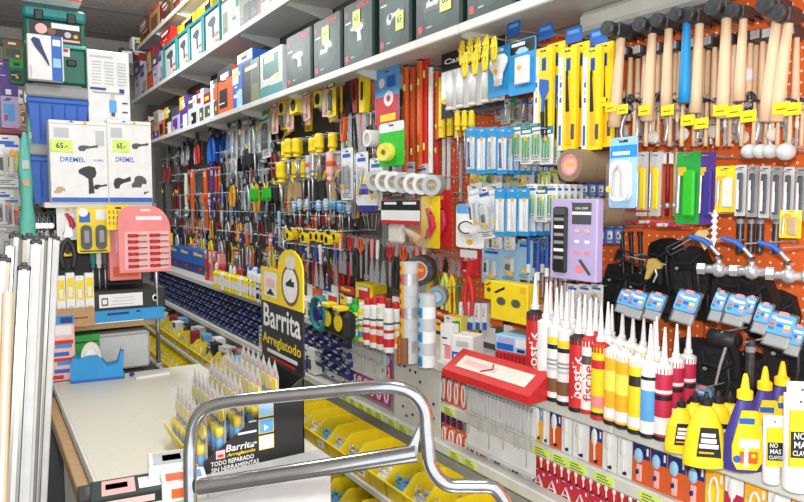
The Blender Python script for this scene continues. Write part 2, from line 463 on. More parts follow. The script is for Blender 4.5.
@D(.12, .17)
def spring_clamp(col, n_=0):
    r = root('spring_clamp', 'clamp'); b = B()
    for s in (-1, 1): b.prism([(s * .004, -.02), (s * .05, -.02), (s * .06, -.09), (s * .045, -.12), (s * .006, -.09)], -.018, .018, col)
    b.build('jaws', r); h = B()
    for s in (-1, 1): h.tube([(s * .01, 0, -.04), (s * .03, 0, 0), (s * .045, 0, .02)], [.008, .007, .006], 'yellow', 6)
    h.build('handle', r); return r
@D(.06, .2)
def scissors(col, n_=0):
    r = root('scissors', 'scissors'); b = B()
    for s in (-1, 1): b.prism([(s * -.006, -.08), (s * .008, -.09), (s * .004, -.2), (s * -.001, -.19)], -.001 + s * .0015, .001 + s * .0015, 'steel')
    b.build('blades', r)
    for s in (-1, 1):
        h = B(); h.tube([(s * -.003, 0, -.09)] + [(s * (.014 + .012 * math.cos(t)), 0, -.035 + .03 * math.sin(t)) for t in [(-PI / 2 - .4) + 2 * PI * i / 10 for i in range(11)]], .0042, col, 6); h.build('handle', r)
    return r
@D(.06, .24)
def pruner(col, blade):
    r = root('pruning_shears', 'pruning shears'); b = B()
    b.prism([(-.004, 0), (.016, -.02), (.018, -.06), (-.004, -.085), (-.014, -.06), (-.006, -.03)], -.004, .004, blade); b.build('blade', r)
    for s in (-1, 1):
        h = B(); h.tube([(-s * .004, 0, -.07), (s * .016, 0, -.11), (s * .024, 0, -.17), (s * .016, 0, -.238)], [.007, .011, .01, .008], col, 7); h.build('handle', r)
    return r
@D(.07, .26)
def knife(col, n_=0):
    r = root('putty_knife', 'putty knife'); b = B()
    b.prism([(-.007, -.1), (.007, -.1), (.027, -.2), (.027, -.26), (-.027, -.26), (-.027, -.2)], -.001, .001, 'steel'); b.build('blade', r)
    h = B(); h.tube([(0, 0, 0), (0, 0, -.03), (0, 0, -.07), (0, 0, -.115)], [.009, .013, .011, .009], col, 8); h.build('handle', r); return r
@D(.03, .25)
def thin_rod(col, n_=0):
    b = B(); b.cyl((0, 0, 0), (0, 0, -.25), .006, .006, col, 7); b.box(0, -.002, -.03, .024, .004, .045, 'white', .001); b.cyl((0, 0, -.2), (0, 0, -.22), .008, .008, 'steel', 7)
    o = b.build('drill_bit'); o['category'] = 'drill bit'; return o

# ---- cards with goods on them
def card_sheet(b, w, h, bg, hdr, hole=True, round_=.008, t=.0012):
    b.prism(rrect(-w / 2, -h, w / 2, 0, round_), -t / 2, t / 2, bg)
    if hdr: b.flat([(x, z) for x, z in rrect(-w / 2 + .001, -h * .22, w / 2 - .001, -.001, round_ * .8)], -t / 2 - .0003, hdr)
    if hole: b.rect(-.012, -.016, .012, -.01, -t / 2 - .0006, 'dgrey')
@D(.10, .2)
def blister_card(bg, hdr, prod, pcol, st):
    """a hanging card: printed sheet, clear bubble, product, price sticker"""
    r = root('blister_pack', 'blister pack'); b = B(); w, h = .10, .2; card_sheet(b, w, h, bg, hdr)
    y = -.0012
    for i in range(3): b.rect(-.04, -.19 + i * .007, -.04 + (.07, .05, .062)[i], -.187 + i * .007, y, 'dgrey' if bg in ('white', 'cream', 'lgrey', 'lpink', 'yellow', 'sky', 'lblue') else 'white')
    b.rect(-.036, -.036, .03, -.022, y - .0004, 'white' if hdr not in ('white', None) else 'blue')
    b.build('backing_card', r)
    p = B(); zc = -.112
    if prod == 'bit':
        for x in (-.022, 0, .022): p.cyl((x, -.01, -.06), (x, -.01, -.165), .006, .005, pcol, 7)
    elif prod == 'tool':
        p.tube([(-.012, -.01, -.058), (-.005, -.01, -.1), (.004, -.01, -.165)], [.006, .009, .011], pcol, 7); p.tube([(.014, -.01, -.058), (.005, -.01, -.1), (-.006, -.01, -.165)], [.006, .009, .011], pcol, 7)
    elif prod == 'disc':
        p.lathe([(.012, -.018), (.036, -.018), (.036, 0), (.012, 0)], pcol, 14, (0, 0, zc), axis='y')
    elif prod == 'lump':
        p.box(0, -.013, zc, .058, .022, .085, pcol, .01); p.box(.004, -.024, zc - .01, .03, .012, .03, 'dgrey', .005)
    elif prod == 'two':
        for x in (-.018, .018): p.box(x, -.012, zc, .022, .018, .09, pcol, .006)
        p.box(-.018, -.022, zc, .012, .004, .05, 'black', .002)
    elif prod == 'screws':
        random.seed(3)
        for _ in range(9): x, z = random.uniform(-.03, .03), random.uniform(-.15, -.075); p.cyl((x, -.006, z), (x + random.uniform(-.01, .01), -.01, z + .022), .0035, .002, pcol, 5)
    p.build('product', r)
    if prod != 'none':
        c = B(); c.box(0, -.016, zc, .082, .03, .122, 'clear', .008); c.build('clear_bubble', r)
    if st:
        s = B(); s.flat(circle(.022, -.15 if st == 2 else -.07, .0125, 10), -.0325, st if isinstance(st, str) else 'amber'); s.build('price_sticker', r)
    return r
@D(.075, .22)
def strip_card(bg, prod, pcol):
    """a narrow frame-shaped pack with a stick-like product"""
    r = root('blister_pack', 'blister pack'); b = B()
    b.prism(rrect(-.037, -.22, .037, 0, .006), -.0006, .0006, bg); b.rect(-.029, -.2, .029, -.05, -.0009, 'white'); b.rect(-.012, -.016, .012, -.01, -.001, 'white'); b.build('backing_card', r)
    p = B(); p.tube([(-.008, -.009, -.07), (-.006, -.009, -.13), (-.004, -.009, -.19)], [.006, .005, .008], pcol, 7); p.tube([(.014, -.009, -.075), (.012, -.009, -.185)], .004, 'steel', 6); p.build('product', r)
    c = B(); c.box(0, -.01, -.13, .05, .019, .14, 'clear', .006); c.build('clear_bubble', r)
    s = B(); s.flat(circle(.016, -.055, .011, 10), -.013, 'amber'); s.build('price_sticker', r); return r
@D(.08, .4)
def saw_pack(kind):
    r = root('boxed_saw', 'saw'); b = B(); w = .08
    b.prism(rrect(-.04, -.4, .04, 0, .004), -.009, .009, 'yellow'); b.rect(-.04, -.4, -.018, -.03, -.0095, 'white'); b.rect(-.012, -.016, .012, -.01, -.0096, 'black')
    b.rect(-.035, -.38, -.024, -.3, -.0097, 'blue'); b.rect(-.006, -.09, .014, -.04, -.0097, 'blue'); b.rect(-.002, -.088, .01, -.045, -.0098, 'navy')
    for i in range(4): b.rect(-.033, -.12 - i * .03, -.024, -.1 - i * .03, -.0097, ('lgrey', 'blue')[i % 2])
    b.build('sleeve', r)
    t = B()
    if kind == 0:      # pistol-shaped saw with blued blade
        t.prism([(-.012, -.12), (.026, -.13), (.028, -.17), (.012, -.2), (.008, -.26), (-.004, -.26), (-.002, -.2), (-.014, -.16)], -.013, -.0096, 'blue')
        t.prism([(-.006, -.25), (.01, -.25), (.012, -.37), (.002, -.375)], -.014, -.0096, 'black')
        t.prism([(.014, -.21), (.022, -.2), (.026, -.36), (.018, -.37)], -.013, -.0096, 'black')
    else:              # plain blade print with dark point
        t.prism([(-.004, -.12), (.008, -.11), (.022, -.38), (.0, -.38)], -.0125, -.0096, 'amber'); t.prism([(-.004, -.09), (.004, -.09), (.014, -.25), (-.002, -.25)], -.014, -.0096, 'black')
        t.rect(.02, -.36, .034, -.3, -.0099, 'dgrey')
    t.build('saw', r); return r
@D(.10, .2)
def bulb_card(kind):
    r = root('bulb_pack', 'light bulb'); b = B(); card_sheet(b, .1, .2, 'cyan' if kind != 2 else 'blue', None)
    b.rect(-.045, -.05, .045, -.004, -.0009, 'black' if kind else 'cyan'); b.rect(-.04, -.022, .01, -.01, -.0013, 'white'); b.build('backing_card', r)
    p = B()
    if kind == 0: p.lathe([(.004, .1), (.024, .096), (.036, .08), (.036, .06), (.026, .036), (.018, .02), (.018, .0)], 'white_g', 14, (.0, -.014, -.135), sy=.4); p.lathe([(.016, .0), (.016, -.024), (.006, -.03)], 'lgrey', 10, (.0, -.014, -.135), sy=.5)
    else: p.box(.006, -.008, -.115, .052, .014, .1, 'white', .004); p.flat(place_poly([(-.5, 0), (-.2, .5), (.2, .5), (.5, 0), (.3, -.2), (-.3, -.2)], 0, -.045, .05, .03), -.0018, 'lblue')
    p.build('product', r)
    s = B(); s.flat(circle(.0, -.105, .009, 10), -.03 if kind == 0 else -.0165, 'amber'); s.build('price_sticker', r); return r
@D(.2, .32)
def tube_pack(n_=0):
    """black-headed card with bright white fluorescent tubes and yellow coiled cords"""
    r = root('light_tube_pack', 'light tube'); b = B(); card_sheet(b, .2, .32, 'white', None)
    b.rect(-.1, -.09, .1, 0, -.0009, 'black'); b.rect(-.1, -.32, .1, -.285, -.0009, 'black'); b.rect(-.1, -.285, -.075, -.235, -.0009, 'black'); b.text('Casi', .06, -.06, -.045, -.0013, 'white'); b.flat(circle(-.085, -.235, .014), -.0013, 'amber')
    b.build('backing_card', r)
    for x in (-.065, -.03, .01, .05, .08):
        p = B(); p.cyl((x, -.012, -.1), (x, -.012, -.27), .011, .011, 'white_g', 10); p.cyl((x, -.012, -.27), (x, -.012, -.285), .012, .012, 'cream', 10); p.build('tube', r)
    return r
@D(.05, .13)
def cord_hank(col):
    b = B()
    for k in range(3): b.tube([(.012 * math.cos(t) + (k - 1) * .013, -.006 * k, -.065 + .058 * math.sin(t)) for t in [PI / 2 + 2 * PI * i / 12 for i in range(13)]], .0055, col, 6)
    b.box(0, -.008, -.05, .045, .018, .02, col, .005)
    o = b.build('cord_hank'); o['category'] = 'cord'; return o
@D(.12, .17)
def green_tape_card(n_=0):
    r = root('hanging_pack', 'pack'); b = B(); card_sheet(b, .12, .17, 'bgreen', 'white', round_=.01); b.build('backing_card', r)
    p = B(); p.lathe([(.012, -.02), (.034, -.022), (.036, -.012), (.036, 0)], 'lyellow', 16, (-.018, 0, -.115), axis='y'); p.lathe([(0, -.023), (.01, -.023)], 'olive', 10, (-.018, 0, -.115), axis='y'); p.build('disc', r); return r
@D(.14, .2)
def party_card(n_=0):
    r = B(); card_sheet(r, .14, .2, 'sky', None); r.rect(-.068, -.2, .068, -.1, -.0009, 'red'); r.flat(circle(.01, -.11, .028), -.0013, 'white'); r.rect(-.04, -.19, .05, -.165, -.0013, 'yellow'); r.flat(circle(-.03, -.05, .018), -.0013, 'white'); r.rect(0, -.07, .05, -.03, -.0013, 'blue')
    r.flat(circle(.01, -.11, .012), -.0016, 'crimson')
    o = r.build('hanging_pack'); o['category'] = 'pack'; return o
@D(.13, .26)
def remote_card(n_=0):
    r = root('remote_control_pack', 'remote control'); b = B(); b.box(0, 0, -.13, .13, .03, .26, 'lilac', .003)
    b.rect(-.002, -.08, .05, -.012, -.0158, 'dgrey'); b.rect(-.002, -.05, .05, -.04, -.016, 'white'); b.text('ON OFF', .034, .024, -.03, -.016, 'white')
    for i in range(3):
        for j in range(2): b.flat(circle(.012 + j * .028, -.1 - i * .035, .008, 10, .006), -.016, ('lpink', 'white', 'pink')[i])
    b.flat(circle(.02, -.222, .012), -.016, 'pink'); b.flat(place_poly([(-.5, .4), (-.3, .5), (.5, -.4), (.3, -.5)], .035, -.215, .035, .05), -.0162, 'dgrey'); b.build('carton', r)
    c = B(); c.box(-.034, -.017, -.132, .042, .014, .215, 'black', .006)
    for i in range(6): c.rect(-.048, -.07 - i * .025, -.02, -.06 - i * .025, -.0245, ('grey', 'white', 'grey')[i % 3])
    c.rect(-.05, -.05, -.018, -.03, -.0245, 'dgrey'); c.build('remote_control', r); return r
@D(.13, .26)
def shaver_blister(n_=0):
    r = root('tube_light_pack', 'pack'); b = B(); card_sheet(b, .13, .26, 'lblue', None, round_=.012); b.rect(-.062, -.075, .062, -.03, -.0009, 'cyan'); b.rect(-.05, -.065, .03, -.052, -.0012, 'white'); b.rect(-.02, -.02, .02, -.01, -.0012, 'dgrey'); b.build('backing_card', r)
    p = B(); p.prism(rrect(-.042, -.235, .044, -.085, .03, 5), -.03, -.002, 'white_g'); p.tube([(-.02, -.031, -.215), (-.02, -.031, -.13), (0, -.031, -.105), (.02, -.031, -.13), (.02, -.031, -.215)], .007, 'lgrey', 8); p.build('product', r)
    c = B(); c.prism(rrect(-.052, -.246, .054, -.078, .035, 5), -.036, -.001, 'clear'); c.build('clear_bubble', r)
    s = B(); s.flat(circle(-.04, -.19, .012), -.037, 'yellow'); s.build('price_sticker', r); return r
@D(.1, .19)
def timer_pack(n_=0):
    r = root('timer_pack', 'timer'); b = B(); card_sheet(b, .1, .19, 'white', 'sky', round_=.012); b.build('backing_card', r)
    p = B(); p.lathe([(.036, 0), (.036, -.02), (.03, -.024), (.012, -.024), (0, -.022)], 'white_g', 18, (.002, 0, -.1), axis='y'); p.build('dial_body', r)
    d = B(); d.tube([(.026 * math.cos(t) + .002, -.025, -.1 + .026 * math.sin(t)) for t in [.6 + 4.6 * i / 16 for i in range(17)]], .0025, 'black', 6); d.build('dial_ring', r)
    s = B(); s.flat(circle(0, -.165, .012, 10), -.0015, 'amber'); s.build('price_sticker', r); return r
@D(.26, .2)
def tool_set_bag(n_=0):
    r = root('tool_set_pack', 'tool set'); b = B(); b.box(0, 0, -.1, .26, .05, .2, 'clear', .012); b.build('clear_bag', r)
    h = B(); h.rect(-.12, -.045, .12, -.006, -.0255, 'black'); h.rect(-.1, -.022, -.02, -.012, -.026, 'white'); h.rect(.02, -.022, .1, -.012, -.026, 'white'); h.rect(-.12, -.085, .12, -.045, -.0255, 'white'); h.rect(-.12, -.1, .12, -.085, -.0257, 'red'); h.build('header', r)
    p = B(); p.box(-.05, 0, -.14, .09, .03, .08, 'cream', .01); p.cyl((.02, -.005, -.12), (.1, -.005, -.165), .016, .02, 'tan', 10); p.box(.06, 0, -.15, .05, .03, .05, 'orange', .01); p.build('product', r); return r
@D(.14, .34)
def hook_pack(col, n_=0):
    r = root('hanging_pack', 'pack'); b = B(); card_sheet(b, .14, .34, col, None); b.build('backing_card', r)
    p = B(); p.tube([(-.01, -.015, -.08), (.02, -.018, -.14), (.03, -.018, -.2), (0, -.018, -.26), (-.03, -.015, -.28)], [.012, .018, .02, .016, .008], 'crimson', 8); p.box(.01, -.02, -.12, .03, .02, .03, 'black', .006); p.cyl((-.01, -.02, -.23), (.035, -.02, -.2), .006, .006, 'steel', 7); p.build('product', r)
    s = B(); s.flat(circle(0, -.045, .014, 10), -.0015, 'amber'); s.build('price_sticker', r); return r
@D(.10, .18)
def glove_card(n_=0):
    """small printed bag with a grey see-through lower half, leaning"""
    r = root('gas_fitting_pack', 'pack'); b = B(); b.box(0, 0, -.09, .1, .02, .18, 'clear', .006); b.build('bag', r)
    h = B(); h.prism(rrect(-.046, -.115, .046, -.012, .014), -.014, -.011, 'sky'); h.prism(rrect(-.018, -.018, .018, 0, .008), -.0142, -.011, 'pink')
    h.rect(-.02, -.05, .036, -.036, -.0145, 'white'); h.flat(circle(-.028, -.035, .01, 10), -.0145, 'lpink')
    for i, c in enumerate(('orange', 'blue', 'lyellow', 'teal', 'sky', 'pink')): h.rect(-.038 + (i % 3) * .026, -.078 - (i // 3) * .02, -.018 + (i % 3) * .026, -.062 - (i // 3) * .02, -.0145, c)
    h.build('header', r); g = B(); g.box(0, 0, -.145, .085, .014, .06, 'grey', .006); g.build('product', r); return r
# ---- standing goods
@D(.052, .33)
def cartridge(body, base, lab, word, wcol, nozzle):
    r = root('sealant_cartridge', 'sealant'); b = B()
    b.lathe([(.0235, 0), (.025, .002), (.025, .012), (.0245, .013)], base, 16); b.lathe([(.0245, .013), (.0245, .212), (.023, .216), (.0235, .218)], body, 16); b.build('tube', r)
    sh = B(); sh.lathe([(.0248, .196), (.0248, .217), (.014, .224), (.008, .226), (.008, .232)], nozzle[1], 14); sh.build('shoulder', r)
    if nozzle[0]:
        n = B(); n.lathe([(.0, .226), (.0125, .227), (.0125, .238), (.009, .24), (.0065, .28), (.0032, .33), (.0, .331)], 'white', 10); n.build('nozzle', r)
    n_ = 16
    for c, z0, z1, rr in lab:
        l = B(); vs = []; k = 10
        for i in range(k + 1):
            t = -PI / 2 - 1.25 + 2.5 * i / k; vs += [((.0245 + rr) * math.cos(t), (.0245 + rr) * math.sin(t), z) for z in (z0, z1)]
        l.add(vs, [(2 * i, 2 * i + 2, 2 * i + 3, 2 * i + 1) for i in range(k)], c, True); l.build('label_band', r)
    l = B()
    if word:
        vs, fs, tw, th = text_geo(word); L = .125; H = .027; out = []
        for x, z, _ in vs:
            zz = .1 + x / tw * L; t = -PI / 2 - (z / th * H) / .0252; out.append((.0256 * math.cos(t), .0256 * math.sin(t), zz))
        l.add(out, fs, wcol)
    if l.v: l.build('lettering', r)
    return r
@D(.085, .2)
def glue_bottle_yellow(n_=0):
    r = root('glue_bottle', 'glue'); b = B()
    b.lathe([(.03, 0), (.041, .004), (.042, .02), (.034, .1), (.02, .148), (.011, .16), (.011, .168)], 'yellow', 16, sy=.55); b.build('bottle', r)
    c = B(); c.lathe([(.0125, .165), (.0125, .18), (.006, .185), (.004, .198), (0, .2)], 'black', 10); c.build('cap', r)
    l = B(); l.prism([(-.02, .035), (.026, .035), (.019, .112), (-.014, .112)], -.0232, -.0215, 'black'); l.rect(-.012, .088, .014, .098, -.0236, 'white'); l.rect(-.013, .072, .016, .084, -.0236, 'white'); l.rect(-.016, .058, .02, .069, -.0236, 'white'); l.rect(-.016, .044, .012, .049, -.0236, 'amber'); l.build('label', r); return r
@D(.1, .25)
def glue_bottle_purple(lab):
    r = root('glue_bottle', 'glue'); b = B()
    b.lathe([(.036, 0), (.049, .005), (.052, .03), (.045, .09), (.028, .15), (.017, .182), (.016, .19)], 'violet', 18, sy=.55); b.build('bottle', r)
    c = B(); c.lathe([(.019, .186), (.019, .206), (.011, .211), (.007, .24), (.004, .25), (0, .25)], 'yellow', 12); c.build('cap', r)
    l = B(); l.prism(place_poly([(-.3, -.5), (.3, -.5), (.46, -.36), (.5, -.1), (.26, .5), (-.2, .5), (-.46, -.1), (-.44, -.36)], 0, .088, .078, .15), -.032, -.026, 'yellow')
    l.rect(-.022, .13, .014, .145, -.0325, 'blue'); l.rect(-.02, .07, .028, .092, -.0325, 'white'); l.rect(-.018, .03, .024, .06, -.0325, 'orange'); l.prism([(-.008, .02), (.002, .02), (.002, .09), (-.008, .09)], -.033, -.0322, 'white'); l.flat(circle(.014, .05, .006, 8), -.0334, 'yellow'); l.flat(circle(-.024, .04, .01, 8), -.0328, 'blue'); l.build('label', r); return r
@D(.06, .2)
def squeeze_tube(n_=0):
    r = root('adhesive_tube', 'adhesive'); b = B()
    vs = []; k = 14
    prof = [(.024, .024, .045), (.026, .02, .1), (.028, .011, .155), (.0295, .0015, .192), (.0295, .001, .2)]
    for rx, ry, z in prof: vs += [(rx * math.cos(2 * PI * i / k), ry * math.sin(2 * PI * i / k), z) for i in range(k)]
    for i in range(len(prof) - 1): b.add(vs, [(i * k + j, i * k + (j + 1) % k, (i + 1) * k + (j + 1) % k, (i + 1) * k + j) for j in range(k)], 'white', True)
    b.build('tube', r)
    c = B(); c.lathe([(.023, 0), (.024, .003), (.0245, .045), (.02, .048)], 'white', 14); c.build('cap', r)
    l = B(); l.prism([(-.024, .056), (.022, .056), (.024, .17), (-.026, .17)], -.026, -.02, 'yellow'); l.prism([(-.023, .075), (.0215, .075), (.023, .128), (-.0245, .128)], -.027, -.0255, 'black')
    l.text('NO', .022, -.008, .119, -.0275, 'white', h=.014); l.text('MAS', .03, -.003, .101, -.0275, 'white', h=.014); l.text('CLAVOS', .038, -.001, .084, -.0275, 'white', h=.011)
    l.prism([(-.02, .172), (.02, .172), (.022, .19), (-.022, .19)], -.0085, -.004, 'white'); l.flat(circle(.0, .184, .003, 8), -.009, 'dgrey'); l.build('label', r); return r
@D(.055, .2)
def spray_can(col, cap, bandc):
    r = root('spray_can', 'spray can'); b = B(); b.lathe([(.024, 0), (.026, .003), (.026, .145), (.02, .158), (.012, .162)], col, 14); b.build('can', r)
    c = B(); c.lathe([(.018, .158), (.018, .18), (.014, .186), (0, .186)], cap, 12); c.build('cap', r)
    l = B(); l.lathe([(.0262, .02), (.0264, .02), (.0264, .05), (.0262, .05)], bandc, 14); l.lathe([(.0264, .07), (.0264, .082)], bandc, 14); l.lathe([(.0264, .09), (.0264, .125)], 'white' if bandc != 'white' else 'lime', 14); l.lathe([(.0265, .1), (.0265, .108)], 'dgrey', 14); l.build('label_band', r); return r
@D(.07, .07)
def tape_roll(col, core, cc):
    """roll of tape with its axis along y"""
    r = root('tape_roll', 'tape'); b = B(); b.lathe([(.022, -.025), (.035, -.025), (.035, .025), (.022, .025)], col, 22, (0, 0, -.035), axis='y'); b.build('tape', r)
    c = B(); c.lathe([(.019, -.0255), (.023, -.0255), (.023, .0255), (.019, .0255), (.019, -.0255)], core, 18, (0, 0, -.035), axis='y'); c.build('core', r)
    if cc: l = B(); l.lathe([(0, -.022), (.02, -.022)], cc, 16, (0, 0, -.035), axis='y'); l.rect(-.012, -.037, .012, -.03, -.0226, 'amber'); l.build('core_label', r)
    return r
@D(.1, .05)
def tape_flat(col, lab):
    """roll of tape lying flat, one of a stack"""
    r = root('tape_roll', 'tape'); b = B(); b.lathe([(.036, 0), (.05, 0), (.05, .048), (.036, .048), (.036, 0)], col, 22); b.build('tape', r)
    if lab:
        l = B(); vs = []; k = 8
        for i in range(k + 1):
            t = -PI / 2 - .1 - 1.5 * i / k; vs += [(.0504 * math.cos(t), .0504 * math.sin(t), z) for z in (.003, .045)]
        l.add(vs, [(2 * i, 2 * i + 2, 2 * i + 3, 2 * i + 1) for i in range(k)], lab, True)
        vs = []
        for i in range(4):
            t = -PI / 2 - .5 - .8 * i / 3; vs += [(.0507 * math.cos(t), .0507 * math.sin(t), z) for z in (.014, .032)]
        l.add(vs, [(2 * i, 2 * i + 2, 2 * i + 3, 2 * i + 1) for i in range(3)], 'black', True); l.build('label', r)
    return r
def carton(name, cat, w, h, d, base, patches=(), texts=(), mat_side=None, handle=None, bev=.003, top=None):
    """printed box, origin base centre of its front face depth d"""
    r = B(); r.box(0, d / 2, h / 2, w, d, h, base, bev)
    for k, (x0, z0, x1, z1, c) in enumerate(patches): r.rect((x0 - .5) * w, z0 * h, (x1 - .5) * w, z1 * h, -.0004 - .0002 * k, c)
    for t, x, z, tw, c in texts: r.text(t, tw * w, (x - .5) * w, z * h, -.003, c)
    if mat_side: r.add([(-w / 2 - .0004, .003, .003), (-w / 2 - .0004, d - .003, .003), (-w / 2 - .0004, d - .003, h - .003), (-w / 2 - .0004, .003, h - .003)], [(0, 1, 2, 3)], mat_side)
    if top: r.add([(-w / 2 + .003, .003, h + .0004), (w / 2 - .003, .003, h + .0004), (w / 2 - .003, d - .003, h + .0004), (-w / 2 + .003, d - .003, h + .0004)], [(0, 1, 2, 3)], top)
    o = r.build(name); o['category'] = cat; return o
def _box(name, cat, w, h, d, *a, **k):
    def f(n_=0): return carton(name, cat, w, h, d, *a, **k)
    f.dims = (w, h); _seed[0] += 1; f.__name__ = 'carton_%d' % _seed[0]; return f
_seed = [0]
def goods_box(base, c1, c2, style, n_=0):
    w, h, d = .16, .24, .14; R = random.Random(str((base, c1, c2, style, n_))); P = []
    ink = 'white' if base in ('black', 'soft_black', 'dgrey', 'blue', 'dblue', 'purple', 'red', 'dbrown', 'brown', 'orange', 'mgreen') else 'dgrey'
    if style == 0: P += [(0, R.uniform(.6, .75), 1, 1, c1), (.12, .15, R.uniform(.6, .9), .55, c2)]
    elif style == 1: P += [(0, 0, 1, R.uniform(.25, .4), c1), (R.uniform(.1, .3), .45, .85, .9, c2)]
    elif style == 2: P += [(0, 0, R.uniform(.3, .5), 1, c1), (.58, .45, .95, .9, c2)]
    else: P += [(.0, .62, .6, 1, c1), (.4, .06, .96, .45, c2)]
    for k in range(3): z = R.uniform(.05, .9); x = R.uniform(.05, .4); P.append((x, z, x + R.uniform(.2, .5), z + R.uniform(.02, .05), R.choice([ink, ink, c1])))
    P.append((R.uniform(.1, .3), R.uniform(.75, .82), R.uniform(.6, .9), .88, R.choice(['white', 'white', 'yellow', c2])))
    if R.random() < .6: x, z = R.uniform(.1, .7), R.uniform(.1, .4); P.append((x, z, x + .2, z + .12, R.choice(['amber', 'lime', 'red', 'white'])))
    o = carton('goods_box', 'box', w, h, d, base, P)
    return o
goods_box.dims = (.16, .24)
@D(.36, .42)
def tool_case(kind, tag_):
    """dark green card sleeve round a moulded power tool case"""
    r = root('power_tool_case', 'tool case'); b = B(); w, h = .36, .42
    b.box(0, .06, .2, w, .12, .39, 'dgreen', .012); b.rect(-.165, .02, .165, .385, -.0006, 'dgreen'); b.flat(circle(.0, .19, .12, 20, .14), -.0009, 'pgreen')
    b.text('BOSCH', .13, .06, .35, -.0016, 'red'); b.rect(-.155, .31, -.12, .345, -.0014, 'dred'); b.rect(-.15, .045, -.115, .08, -.0014, 'red'); b.text('BOSCH', .04, -.06, .062, -.0016, 'white'); b.rect(-.15, .27, -.08, .28, -.0014, 'lgrey')
    b.build('case_shell', r)
    h_ = B(); h_.tube([(-.06, .06, .385), (-.055, .06, .408), (.055, .06, .408), (.06, .06, .385)], .01, 'soft_black', 7); h_.build('handle', r)
    t = B(); P = (DRILL, GRIND, SAWP)[kind]; t.flat(place_poly(P, .0, .19, .2, .2 if kind == 0 else .18), -.002, 'dgrey'); t.flat(place_poly(P, -.008, .2, .15, .13), -.0024, 'lgrey'); t.flat(circle(-.04, .2, .018, 10), -.0028, 'soft_black'); t.build('picture', r)
    for z in (.11, .3):
        l = B(); l.box(-.182, .06, z, .008, .03, .05, 'soft_black', .003); l.build('latch', r)
    if tag_:
        s = B(); x = -.01 if tag_ == 1 else .07; s.box(x, -.004, .28 if tag_ == 1 else .16, .085, .003, .1, 'lime', .001); s.text('65', .05, x, .285 if tag_ == 1 else .165, -.0062, 'black'); s.build('price_card', r)
    return r
@D(.42, .36)
def window_case(n_=0):
    """teal frame crate with a grey window of printed tools"""
    r = root('drill_case', 'tool case'); b = B(); w, h = .42, .36
    b.box(0, .12, .18, w - .03, .23, h - .03, 'dgreen', .01)
    for z in (.014, h - .014): b.box(0, .0, z, w, .03, .028, 'teal', .005)
    for x in (-w / 2 + .014, w / 2 - .014): b.box(x, .0, h / 2, .028, .03, h - .05, 'teal', .005)
    b.build('case_shell', r)
    p = B(); p.rect(-.165, .04, .165, .32, .0035, 'lgrey'); p.flat(place_poly(DRILL, -.02, .19, .2, .22), .003, 'dgrey'); p.rect(.06, .05, .16, .13, .0028, 'orange'); p.rect(.08, .07, .15, .1, .0025, 'white'); p.rect(.09, .2, .16, .31, .0028, 'white'); p.build('printed_window', r)
    return r
@D(.3, .26)
def crate_toolbox(col, lid, n_=0):
    r = root('toolbox', 'toolbox'); b = B(); w, d = .3, .2
    k = []
    for z, e in ((0, .82), (.19, .98), (.19, 1.0), (.2, 1.0)): k.append((z, e))
    vs = []
    for z, e in k: vs += [(-w / 2 * e, -d / 2 * e + d / 2, z), (w / 2 * e, -d / 2 * e + d / 2, z), (w / 2 * e, d / 2 * e + d / 2, z), (-w / 2 * e, d / 2 * e + d / 2, z)]
    fs = [(0, 1, 2, 3)]
    for i in range(3): fs += [(i * 4 + j, i * 4 + (j + 1) % 4, (i + 1) * 4 + (j + 1) % 4, (i + 1) * 4 + j) for j in range(4)]
    fs.append((12, 13, 14, 15)); b.add(vs, fs, col)
    for x in (-.09, -.03, .03, .09): b.box(x, .006, .1, .008, .012, .15, col, .003)
    b.box(0, -.004, .188, w + .01, .014, .02, col, .004); b.build('body', r)
    l = B(); l.box(0, d / 2, .228, w + .016, d + .016, .05, lid, .008); l.box(0, d / 2, .256, w * .8, d * .8, .01, lid, .004); l.build('lid', r)
    for x in (-.155, .155):
        c = B(); c.box(x, .02, .2, .012, .04, .05, 'white' if x < 0 else lid, .004); c.build('latch', r)
    return r
@D(.31, .46)
def tall_toolbox(n_=0):
    r = root('toolbox', 'toolbox'); b = B(); b.box(0, .12, .11, .3, .23, .21, 'mgreen', .012); b.box(0, .12, .29, .3, .23, .15, 'mgreen', .012); b.box(0, .11, .225, .305, .24, .02, 'jade', .006); b.build('body', r)
    l = B(); l.box(0, .12, .405, .31, .25, .07, 'teal', .014); l.box(0, .12, .445, .12, .05, .02, 'mgreen', .006); l.build('lid', r)
    for x in (-.08, .08): c = B(); c.box(x, -.008, .385, .045, .02, .06, 'dgreen', .006); c.build('latch', r)
    c = B(); c.box(.075, -.002, .13, .05, .014, .04, 'dgreen', .006); c.build('lower_latch', r)
    s = B(); s.rect(-.12, .235, .13, .355, -.0002 + .003, 'black'); s.box(0, .0, .295, .25, .004, .12, 'black'); s.rect(-.02, .32, .12, .35, -.0024, 'white'); s.rect(.03, .25, .12, .262, -.0024, 'lpink'); s.flat(circle(-.07, .31, .03, 10), -.0024, 'lpink'); s.flat(circle(-.02, .3, .022, 8), -.0026, 'brown'); s.flat(circle(.06, .29, .018, 8), -.0024, 'lgrey'); s.flat(circle(.1, .285, .012, 8), -.0024, 'amber'); s.build('printed_sleeve', r)
    t = B(); t.box(.045, .002, .19, .045, .006, .05, 'white', .001); t.rect(.03, .19, .06, .21, -.0013, 'red'); t.build('sticker', r)
    return r
